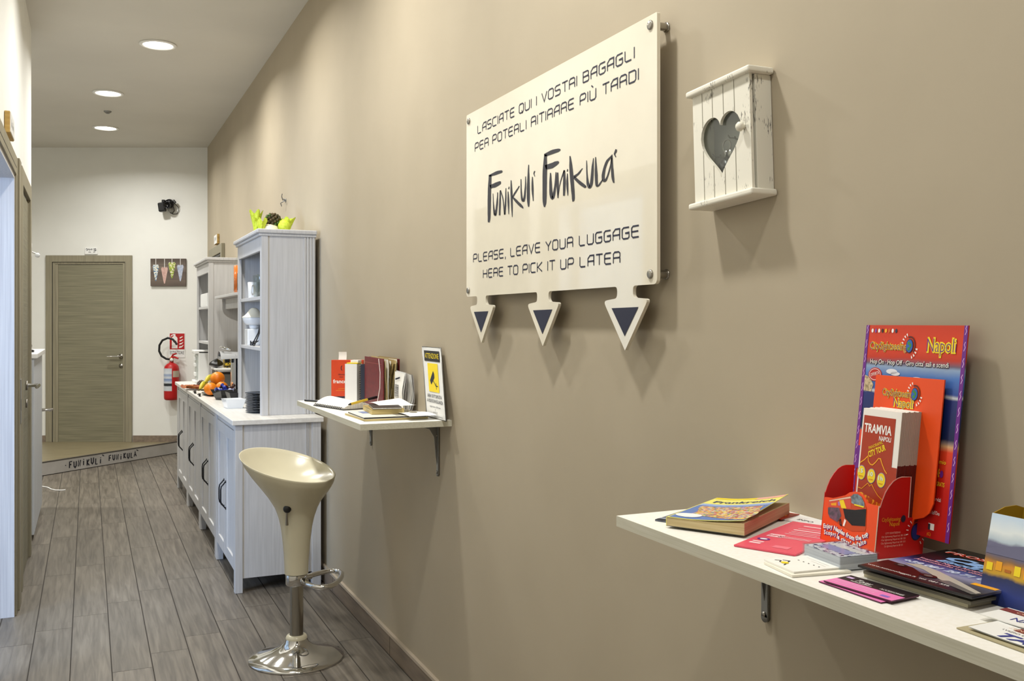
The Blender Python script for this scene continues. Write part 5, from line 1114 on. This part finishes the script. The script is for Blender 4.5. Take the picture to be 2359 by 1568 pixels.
b.text('Transfer Napoli Aeroporto Hotel', .014, .099, .0065, F, PKP, width=.13, offset=.03); b.text('Autonoleggio con conducente', .014, .090, .0065, F, PKP, width=.13, offset=.03)
b.text('+39 081 20 71 06', .012, .070, .010, F, mat('pale_blue_print', 'c8d2ee', .4), width=.125, shear=.2, offset=.05)
b.text('www.autonoleggio.it  tel. 081 556', .005, .012, .005, F, WINK, width=.12); b.rect(.13, .045, .163, .055, F, YEL2, .0004)
b.build('sheet', t)
# box with night view of the bay
t = thing('leaflet_box', 'open cardboard box printed with a lit bay at dusk, cut by the right edge', 'box', (.976, .820, SZ + .0005), RW + .02)
SH2 = Matrix(((1, 0, 0, 0), (0, 1, .24, 0), (0, 0, 1, 0), (0, 0, 0, 1)))
NIGHT = ramp_mat('night_bay', [(0, '1c2450'), (.2, '2a3a80'), (.33, '26305c'), (.37, 'c8a02c'), (.47, 'd8902c'), (.52, '8a6a4a'), (.58, '60607c'), (.70, '70708c'), (.735, 'b8c8d4'), (.84, 'e4ecee'), (1, 'c8dcf0')], 'z', 0, .105, .35, .010, 40)
OLIVE = mat('olive_card', 'a8861c', .5)
b = MB(SH2); b.box(0, .15, 0, .0012, 0, .102, NIGHT); F = vface(0, -.0002, 0)
for k in range(12):
    x = .004 + k * .0122; b.rect(x, .037 + .002 * math.sin(k), x + .008, .046 + .004 * math.sin(k * 2.3), F, [YEL, YEL2, mat('amber_dark', 'b86a1c', .5)][k % 3])
b.poly([(0, .062), (.03, .068), (.07, .076), (.15, .07), (.15, .056), (0, .056)], F, mat('dusk_hill', '6c6c88', .4), .0002)
tag(b.build('front_panel', t), 'printed front panel')
b = MB(SH2); b.prism([(.0012, 0), (.055, 0), (.055, .104), (.04, .108), (.02, .1075), (.0012, .102)], 0, .0012, OLIVE, 'yz'); b.build('side_panel', t)
b = MB(SH2); b.box(0.0013, .15, .054, .0552, 0, .108, OLIVE); b.build('back_panel', t)
b = MB(SH2); b.box(.0013, .15, .0013, .0539, 0, .001, OLIVE); b.build('bottom_panel', t)
# taxi cards at the right edge
WC = mat('white_gloss_card', 'f2f2ee', .35)
def taxi(full):
    def fn(b, F):
        b.rect(0, .034, .11, .047, F, mat('brown_band', '7c2c1c', .4)); b.text('CENTRO CITTA', .018, .037, .006, F, mat('tan_print', 'e0b898', .5), width=.07)
        if full: b.text('TAXI', .030, .004, .016, F, mat('taxi_blue', '26348c', .4), width=.07, shear=.3, offset=.03); b.text('SERVIZIO DI TRASPORTO', .012, .026, .004, F, INK, width=.08)
        else: b.text('NAPOLI', .03, .01, .012, F, mat('taxi_blue', '26348c', .4), width=.05)
    return fn
stackcard('business_card', 'bottom pale card of the small stack at the right end of the shelf', 'card', .862, .752, SZ + .0005, RW - .02, .11, .055, .0012, mat('card_tan', 'b0a684', .6), None, 'transport cards')
stackcard('business_card', 'white card with blue TAXI lettering at the right edge', 'card', .867, .741, SZ + .0030, RW + .02, .11, .055, .0012, WC, taxi(True), 'transport cards', .0012)
stackcard('business_card', 'white card with brown band lying behind the taxi card', 'card', .912, .765, SZ + .0058, RW + .05, .11, .05, .0012, WC, taxi(False), 'transport cards')
# ================================================================ LEAFLET DISPENSER
t = thing('leaflet_dispenser', 'tall red cardboard leaflet dispenser with purple-edged bay poster', 'dispenser', (1.019, 1.139, SZ + .0005), RW - .09)
LEAN = .115
SHD = Matrix(((1, 0, 0, 0), (0, 1, LEAN, 0), (0, 0, 1, 0), (0, 0, 0, 1)))
DWD = .122
TFR = trace((60, 1135), (598 / .118 * 1.703, 270 / .118 * 1.703), (113 / .07 * 1.703, -650 / .07 * 1.703))  # crop of the front panel, 9.8 px per photo px
# front panel
top = [TFR(*p) for p in ((245, 95), (290, 100), (420, 140), (560, 125), (690, 105), (780, 50), (870, 45), (960, 75), (1040, 160), (1095, 300), (1105, 345), (1180, 385), (1270, 420))]
top[0] = (0, top[0][1]); top[-1] = (DWD, top[-1][1])
b = MB(SHD); b.prism([(0, 0), (DWD, 0)] + top[::-1], 0, .0012, ORG, 'xz'); F = vface(0, -.0002, 0)
def tp(pts): return [TFR(*p) for p in pts]
BUSO = mat('bus_orange', 'c8481c', .35); BUSD = mat('bus_dark_glass', '14141c', .25); BUSG = mat('bus_grey_glass', '5c6670', .3, col2='8fa4ac', nscale=(150, 150, 150))
b.poly(tp([(340, 180), (800, 130), (1050, 330), (1075, 480), (1020, 900), (1000, 970), (740, 950), (560, 830), (320, 600), (300, 520)]), F, BUSO)
b.poly(tp([(350, 185), (790, 150), (795, 190), (350, 210)]), F, mat('bus_rail', 'e8c8b0', .4), .0005)
b.poly(tp([(340, 215), (790, 200), (775, 430), (590, 400), (330, 340)]), F, mat('bus_red', 'd8503c', .35), .0005)
b.poly(tp([(560, 210), (650, 210), (690, 420), (590, 400)]), F, YEL, .0007); b.poly(tp([(380, 260), (500, 255), (490, 330), (390, 310)]), F, YEL2, .0007); b.poly(tp([(530, 240), (570, 240), (570, 340), (530, 330)]), F, mat('bus_lilac', 'a878b8', .4), .0007)
b.poly(tp([(310, 350), (540, 385), (570, 580), (530, 640), (480, 720), (330, 600), (300, 500)]), F, mat('bus_side_glass', '4a4650', .3, col2='7a5a70', nscale=(130, 130, 130)), .0006)
b.poly(tp([(620, 420), (850, 470), (1045, 470), (1070, 480), (1015, 860), (760, 820), (640, 640)]), F, BUSD, .0006)
b.poly(tp([(805, 150), (860, 100), (940, 110), (1010, 190), (1050, 330), (1040, 430), (860, 350), (800, 300)]), F, BUSG, .0006); b.poly(tp([(855, 330), (1040, 410), (1025, 440), (850, 360)]), F, YEL, .0008)
b.poly(tp([(630, 655), (660, 700), (610, 830), (580, 810)]), F, WINK, .0008); b.poly(tp([(510, 680), (555, 640), (560, 830), (520, 800)]), F, BLACK, .0007); b.poly(tp([(525, 710), (548, 690), (552, 790), (530, 775)]), F, mat('wheel_red', '7c2a1c', .4), .0008)
def arc_text(bm, s, pts, h, F, m, m2):
    """letters set one by one along a curve"""
    L = [0]
    for p, q in zip(pts, pts[1:]): L.append(L[-1] + math.dist(p, q))
    def cw(c):
        if c == ' ': return .28
        xs = [v[0] for v in text_geo(c)[0]]; return max(xs) - min(xs) + .10
    tot = sum(cw(c) for c in s); acc = 0.0
    for c in s:
        dd = L[-1] * acc / tot; acc += cw(c)
        for k in range(len(pts) - 1):
            if L[k] <= dd <= L[k + 1]:
                f = (dd - L[k]) / (L[k + 1] - L[k]); x = pts[k][0] + f * (pts[k + 1][0] - pts[k][0]); y = pts[k][1] + f * (pts[k + 1][1] - pts[k][1]); r = math.atan2(pts[k + 1][1] - pts[k][1], pts[k + 1][0] - pts[k][0]); break
        if c == ' ': continue
        bm.text(c, x + .0004, y - .0006, h, F, m2, offset=.07, rot=r, lift=.0004); bm.text(c, x, y, h, F, m, offset=.035, rot=r, lift=.0007)
arc_text(b, 'Enjoy Naples from the top', tp([(170, 830), (330, 860), (480, 960), (620, 1070), (740, 1150), (880, 1160), (980, 1120), (1060, 1060)]), .0065, F, WINK, PUR)
arc_text(b, "Scopri la citta' dall'alto", tp([(170, 975), (340, 1020), (480, 1130), (600, 1230), (720, 1300), (820, 1320), (960, 1260), (1010, 1220)]), .0062, F, WINK, PUR)
tag(b.build('front_panel', t), 'orange front with picture of an open-top bus')
# side panels with curved top
TS = trace((748, 1335), (10023, -1623), (1885, -9930))
so = [(0, 0), (.083, 0), (.083, .052), (.052, .055), (.050, .1125)] + [TS(*p) for p in ((1300, 155), (1230, 180), (1150, 230), (1070, 310), (1000, 400), (940, 510), (890, 620))] + [(0, .074)]
so = [(min(p[0], .05) if p[1] > .06 else p[0], p[1]) for p in so]
SIDEG = mat('board_edge', 'c8b4a0', .7)
for x in (0.0, DWD - .0012):
    b = MB(SHD); b.prism(so, x + .00005, x + .0012, RED, 'yz')
    if x > 0:
        F = frame((DWD + .0001, 0, 0), (0, 1, 0), (0, 0, 1))
        for k, (zz, ww) in enumerate(((.034, .026), (.0295, .042), (.025, .042), (.0205, .042), (.016, .032))): b.text('City Sightseeing Napoli tel. 081 551' if k else 'CITY SIGHTSEEING', .008 + (.006 if k in (0, 4) else 0), zz, .0026, F, mat('pale_rose_ink', 'f0b8a8', .5), width=ww)
        b.text('CitySightseeing', .006, .052, .0055, F, YEL2, width=.032); b.text('Napoli', .020, .045, .006, F, YEL2, width=.017)
        b.disc(.043, .054, .004, .005, F, NAVY); b.disc(.068, .034, .0095, .0125, F, NAVY); b.disc(.068, .034, .008, .011, F, mat('globe_navy', '1a2a78', .4), .0006)
        b.stroke([(.068 + .0115 * math.cos(a), .035 + .0145 * math.sin(a)) for a in [.2 + i * .2 for i in range(11)]], .0022, F, MAROON, .0006)
        for cx, cz, s, a0 in ((.068, .034, .0145, 2.3), (.068, .034, .0145, -1.0)):
            for k in range(4): a = a0 + k * .33; b.stroke([(cx + s * math.cos(a), cz + s * 1.15 * math.sin(a)), (cx + (s + .004) * math.cos(a), cz + (s + .004) * 1.15 * math.sin(a))], .0012, F, WINK, .0006)
    tag(b.build('side_panel', t), 'red side panel')
b = MB(SHD); b.stroke([(p[0], p[1]) for p in so[3:]], .0014, frame((DWD + .0002, 0, 0), (0, 1, 0), (0, 0, 1)), mat('pale_cut_edge', 'f0c8b8', .6), .0003); b.box(DWD - .0016, DWD, -.0003, .0004, 0, .074, SIDEG); b.build('cut_edge', t)
b = MB(SHD); b.box(.0013, DWD - .0013, .0013, .0825, 0, .0012, RED); b.box(.0013, DWD - .0013, .0818, .083, .0012, .052, RED); b.build('base_panel', t)
# orange insert panel
TO = trace((650, 585), (5390, 430), (1400, -6780))
def to(x, y): a, c = TO(x, y); return (a + .018, c + .252)
b = MB(SHD); b.prism([(.018, .03), (.119, .03), (.124, .052), (.142, .058), (.152, .066), (.158, .08), (.158, .252), (.018, .252)], .0600, .0620, mat('insert_orange', 'e84c10', .4), 'xz'); F = vface(0, .0598, 0)
def citylogo(bm, F, x, y, w, hh, two=False, napx=None):
    """CitySightseeing lettering with globe, rays"""
    bm.text('CitySightseeing', x, y, hh, F, YEL2, width=w, offset=.05, lift=.0004); bm.text('CitySightseeing', x, y, hh, F, YEL, width=w, offset=.03, lift=.0006); bm.text('CitySightseeing', x, y, hh, F, PUR, width=w, offset=-.012, lift=.0008)
    gx, gy, r = x + w * 1.06, y + hh * .55, hh * .72
    bm.disc(gx, gy, r * .9, r * 1.25, F, NAVY, .0007); bm.disc(gx, gy, r * .78, r * 1.12, F, mat('globe_blue', '2a62b8', .4), .0009)
    for dx, dy, a, c in ((-.2, .5, .3, .3), (.25, .1, .25, .4), (-.1, -.5, .35, .3)): bm.disc(gx + dx * r, gy + dy * r, a * r, c * r, F, GRN, .0011, 10)
    bm.stroke([(gx + r * 1.3 * math.cos(a), gy + r * 1.65 * math.sin(a)) for a in [-.7 + i * .22 for i in range(13)]], r * .26, F, MAROON, .0006)
    for a0 in (2.0, -1.15):
        for k in range(4): a = a0 + k * .3; bm.stroke([(gx + r * 1.6 * math.cos(a), gy + r * 1.9 * math.sin(a)), (gx + r * 2.1 * math.cos(a), gy + r * 2.4 * math.sin(a))], [r * .14, r * .34], F, WINK, .0007)
citylogo(b, F, .036, .2225, .064, .0105); b.text('Napoli', .062, .2075, .0125, F, YEL, width=.042, offset=.06, lift=.0005); b.text('Napoli', .062, .2075, .0125, F, PUR, width=.042, offset=-.015, lift=.0008)
tag(b.build('insert_panel', t), 'orange insert panel')
# poster card
POST = ramp_mat('bay_poster', [(0, 'b01010'), (.25, 'c0180e'), (.42, 'e04020'), (.445, 'd8a878'), (.46, '8a7a78'), (.475, '16244c'), (.66, '1c2c70'), (.672, 'd0d4d8'), (.685, '33509c'), (.76, '4a78c0'), (.80, '8ca4c4'), (.815, '6a5a70'), (.845, 'c03010'), (.90, 'd83c14'), (1, 'c83412')], 'z', .03, .328, .35, .006, 30)
b = MB(SHD); b.box(-.024, .184, .0685, .0703, .030, .328, POST); F = vface(0, .0683, 0)
b.rect(-.024, .03, -.017, .328, F, PUR); b.rect(.177, .03, .184, .328, F, PUR)
for k in range(13):
    z = .045 + k * .0225
    for x in (-.0205, .1805): b.stroke([(x - .001, z), (x + .0012, z + .005), (x - .0008, z + .009), (x + .001, z + .013)], .0011, F, mat('pale_violet_ink', 'd8b0e0', .5))
b.poly([(.05, .2325), (.066, .2405), (.078, .239), (.084, .245), (.092, .2445), (.10, .2425), (.115, .237), (.128, .2325)], F, mat('volcano', '4a5890', .5), .0002)
CLD = mat('cloud_white', 'e4e8f0', .6)
for cx, cy, rx, ry in ((.042, .258, .012, .004), (.05, .255, .010, .003), (.095, .249, .011, .0035), (.103, .247, .007, .002), (.13, .244, .006, .001)): b.disc(cx, cy, rx, ry, F, CLD, .0004)
b.poly([(-.017, .25), (-.005, .247), (.004, .236), (0, .225), (-.017, .226)], F, mat('rock_print', 'd8c4a0', .6, col2='8a7a58', nscale=(200, 200, 200)), .0003)
for k in range(6): b.stroke([(.122 + k * .005, .205 + .004 * (k % 3)), (.126 + k * .005, .212 - .005 * (k % 2))], .0014, F, CLD)
citylogo(b, F, -.012, .291, .082, .0115)
b.text('Napoli', .110, .290, .020, F, YEL, width=.056, offset=.06, lift=.0005); b.text('Napoli', .110, .290, .020, F, PUR, width=.056, offset=-.015, lift=.0008)
for dy, m, of, lf in ((-.0005, INK, .045, .0004), (0, WINK, .005, .0007)): b.text("Hop On · Hop Off · Giro citta' sali e scendi", -.007, .2685 + dy, .0072, F, m, width=.162, offset=of, lift=lf)
for k, c in enumerate(('f4f4f0', '8a4a9c', 'f4f4f0', '3a2a20', 'f0b020', 'c8601c', 'f4f4f4', '28304c')): b.disc(-.009 + k * .0075, .3195, .0024, .0032, F, mat('flag_' + c, c, .5))
b.disc(.006, .252, .015, .0105, F, mat('stamp_red', 'c02418', .4), .0005); b.stroke([(.006 + .0125 * math.cos(a), .252 + .0085 * math.sin(a)) for a in [i * .3 for i in range(22)]], .0008, F, WINK, .0008); b.text('OFFERTA', .0065, .2505, .005, F, WINK, width=.020, align='c', rot=.25, lift=.0008)
b.text('mio', .154, .135, .006, F, YEL, width=.012); b.text('GRATIS', .152, .104, .006, F, YEL, width=.015)
for k in range(5): a = k * 1.256; b.stroke([(.153, .122), (.153 + .006 * math.cos(a), .122 + .006 * math.sin(a))], .0022, F, YEL2)
b.disc(.160, .121, .003, .005, F, PUR, .0006); b.text('Servizi', .147, .083, .0055, F, WINK, width=.016); b.text("all dell'Ovo", .143, .064, .0055, F, WINK, width=.020)
b.rect(.144, .042, .155, .051, F, WINK); b.rect(.144, .042, .148, .050, F, INK, .0006); b.text('(C)', .143, .034, .004, F, YEL2)
b.rect(-.017, .115, -.007, .165, F, mat('poster_red', 'e0442c', .4), .0002); b.rect(-.017, .105, -.002, .14, F, PUR, .0004)
tag(b.build('poster_card', t), 'tall poster card with bay, volcano and purple borders')
# leaflets standing in the pocket
disp = t
SHL = SHD @ Matrix.Diagonal((1.04, 1, 1.01, 1))
def leaflet_mesh(front):
    b = MB(SHL); th = .0026
    b.box(0, .078, 0, th, 0, .2, mat('leaflet_white', 'efece4', .5)); F = vface(0, -.0002, 0)
    b.box(.0781, .0784, .0, th, .125, .2, mat('leaflet_edge', 'b5ab9c', .8)); b.box(.0781, .0784, .0, th, 0, .125, MAROON)
    if front:
        b.rect(.003, 0, .078, .122, F, BRED, .0001); b.rect(.003, .12, .0675, .190, F, BRED, .0002)
        b.text('TRAMVIA', .0058, .166, .0125, F, WINK, width=.056, offset=.025); b.text('NAPOLI', .038, .1565, .0065, F, WINK, width=.024, offset=.02)
        b.text('PANORAMIC', .020, .141, .0045, F, YEL, width=.03, rot=.42); b.text('CITY TOUR', .021, .130, .0085, F, YEL, width=.036, rot=.42, offset=.03)
        b.stroke([(.004, .120), (.012, .125), (.019, .1315), (.021, .124), (.025, .1205), (.030, .120), (.036, .125), (.041, .131), (.045, .131), (.049, .124), (.055, .116), (.060, .112)], .0016, F, YEL2, .0006)
        for cx, cz, s1, s2 in ((.0085, .106, '15', 'soste'), (.0295, .104, '10', 'soste'), (.050, .101, '1h', 'tour')):
            b.disc(cx, cz, .0088, .0108, F, mat('medal_blue', '8a8cb8', .4), .0005); b.disc(cx, cz, .0080, .0100, F, YEL, .0007); b.text(s1, cx - .001, cz, .0058, F, mat('pale_aqua', 'd8f0ec', .5), width=.009, align='c', lift=.0010, offset=.03); b.text(s2, cx, cz - .006, .003, F, mat('orange_ink', 'd07818', .5), width=.009, align='c', lift=.0010)
        b.stroke([(.003, .084), (.012, .083), (.018, .088), (.024, .093), (.028, .089), (.032, .0925), (.038, .086), (.046, .079), (.054, .075), (.062, .073)], .0010, F, YEL2, .0006)
        b.poly([(.003, .05), (.075, .05), (.07, .072), (.05, .068), (.03, .074), (.012, .078), (.003, .076)], F, mat('street_print', 'b8480e', .4, col2='e8a41c', nscale=(220, 220, 160), lo=.48, hi=.54), .0004)
        b.poly([(.035, .03), (.078, .03), (.078, .048), (.05, .052)], F, mat('tram_print', 'd8a020', .4, col2='5c1408', nscale=(160, 160, 160), lo=.45, hi=.55), .0005)
    return b
Mw = Matrix.Translation((1.019, 1.139, SZ + .0025)) @ Matrix.Rotation(RW - .09, 4, 'Z')
def leafpos(k): return Mw @ Vector((.0385, .0265 + k * .0029, 0))
o = leaflet_mesh(True).build('tour_leaflet'); tag(o, 'front brick red tram tour leaflet with three yellow discs', 'leaflet', 'tour leaflets in the dispenser pocket'); o.location = leafpos(0); o.rotation_euler[2] = RW - .09
o2 = leaflet_mesh(False).build('tour_leaflet'); tag(o2, 'tour leaflet directly behind the front one in the dispenser', 'leaflet', 'tour leaflets in the dispenser pocket'); o2.location = leafpos(1); o2.rotation_euler[2] = RW - .09
for k in range(2, 12):
    dup(o2, leafpos(k) + Vector((0, 0, .0006 * math.sin(k * 2))), label=('tour leaflet %s in the dispenser pocket, only its edge showing' % {2: 'third', 3: 'fourth', 4: 'fifth', 5: 'sixth', 6: 'seventh', 7: 'eighth', 8: 'ninth', 9: 'tenth', 10: 'eleventh', 11: 'rearmost'}[k]))
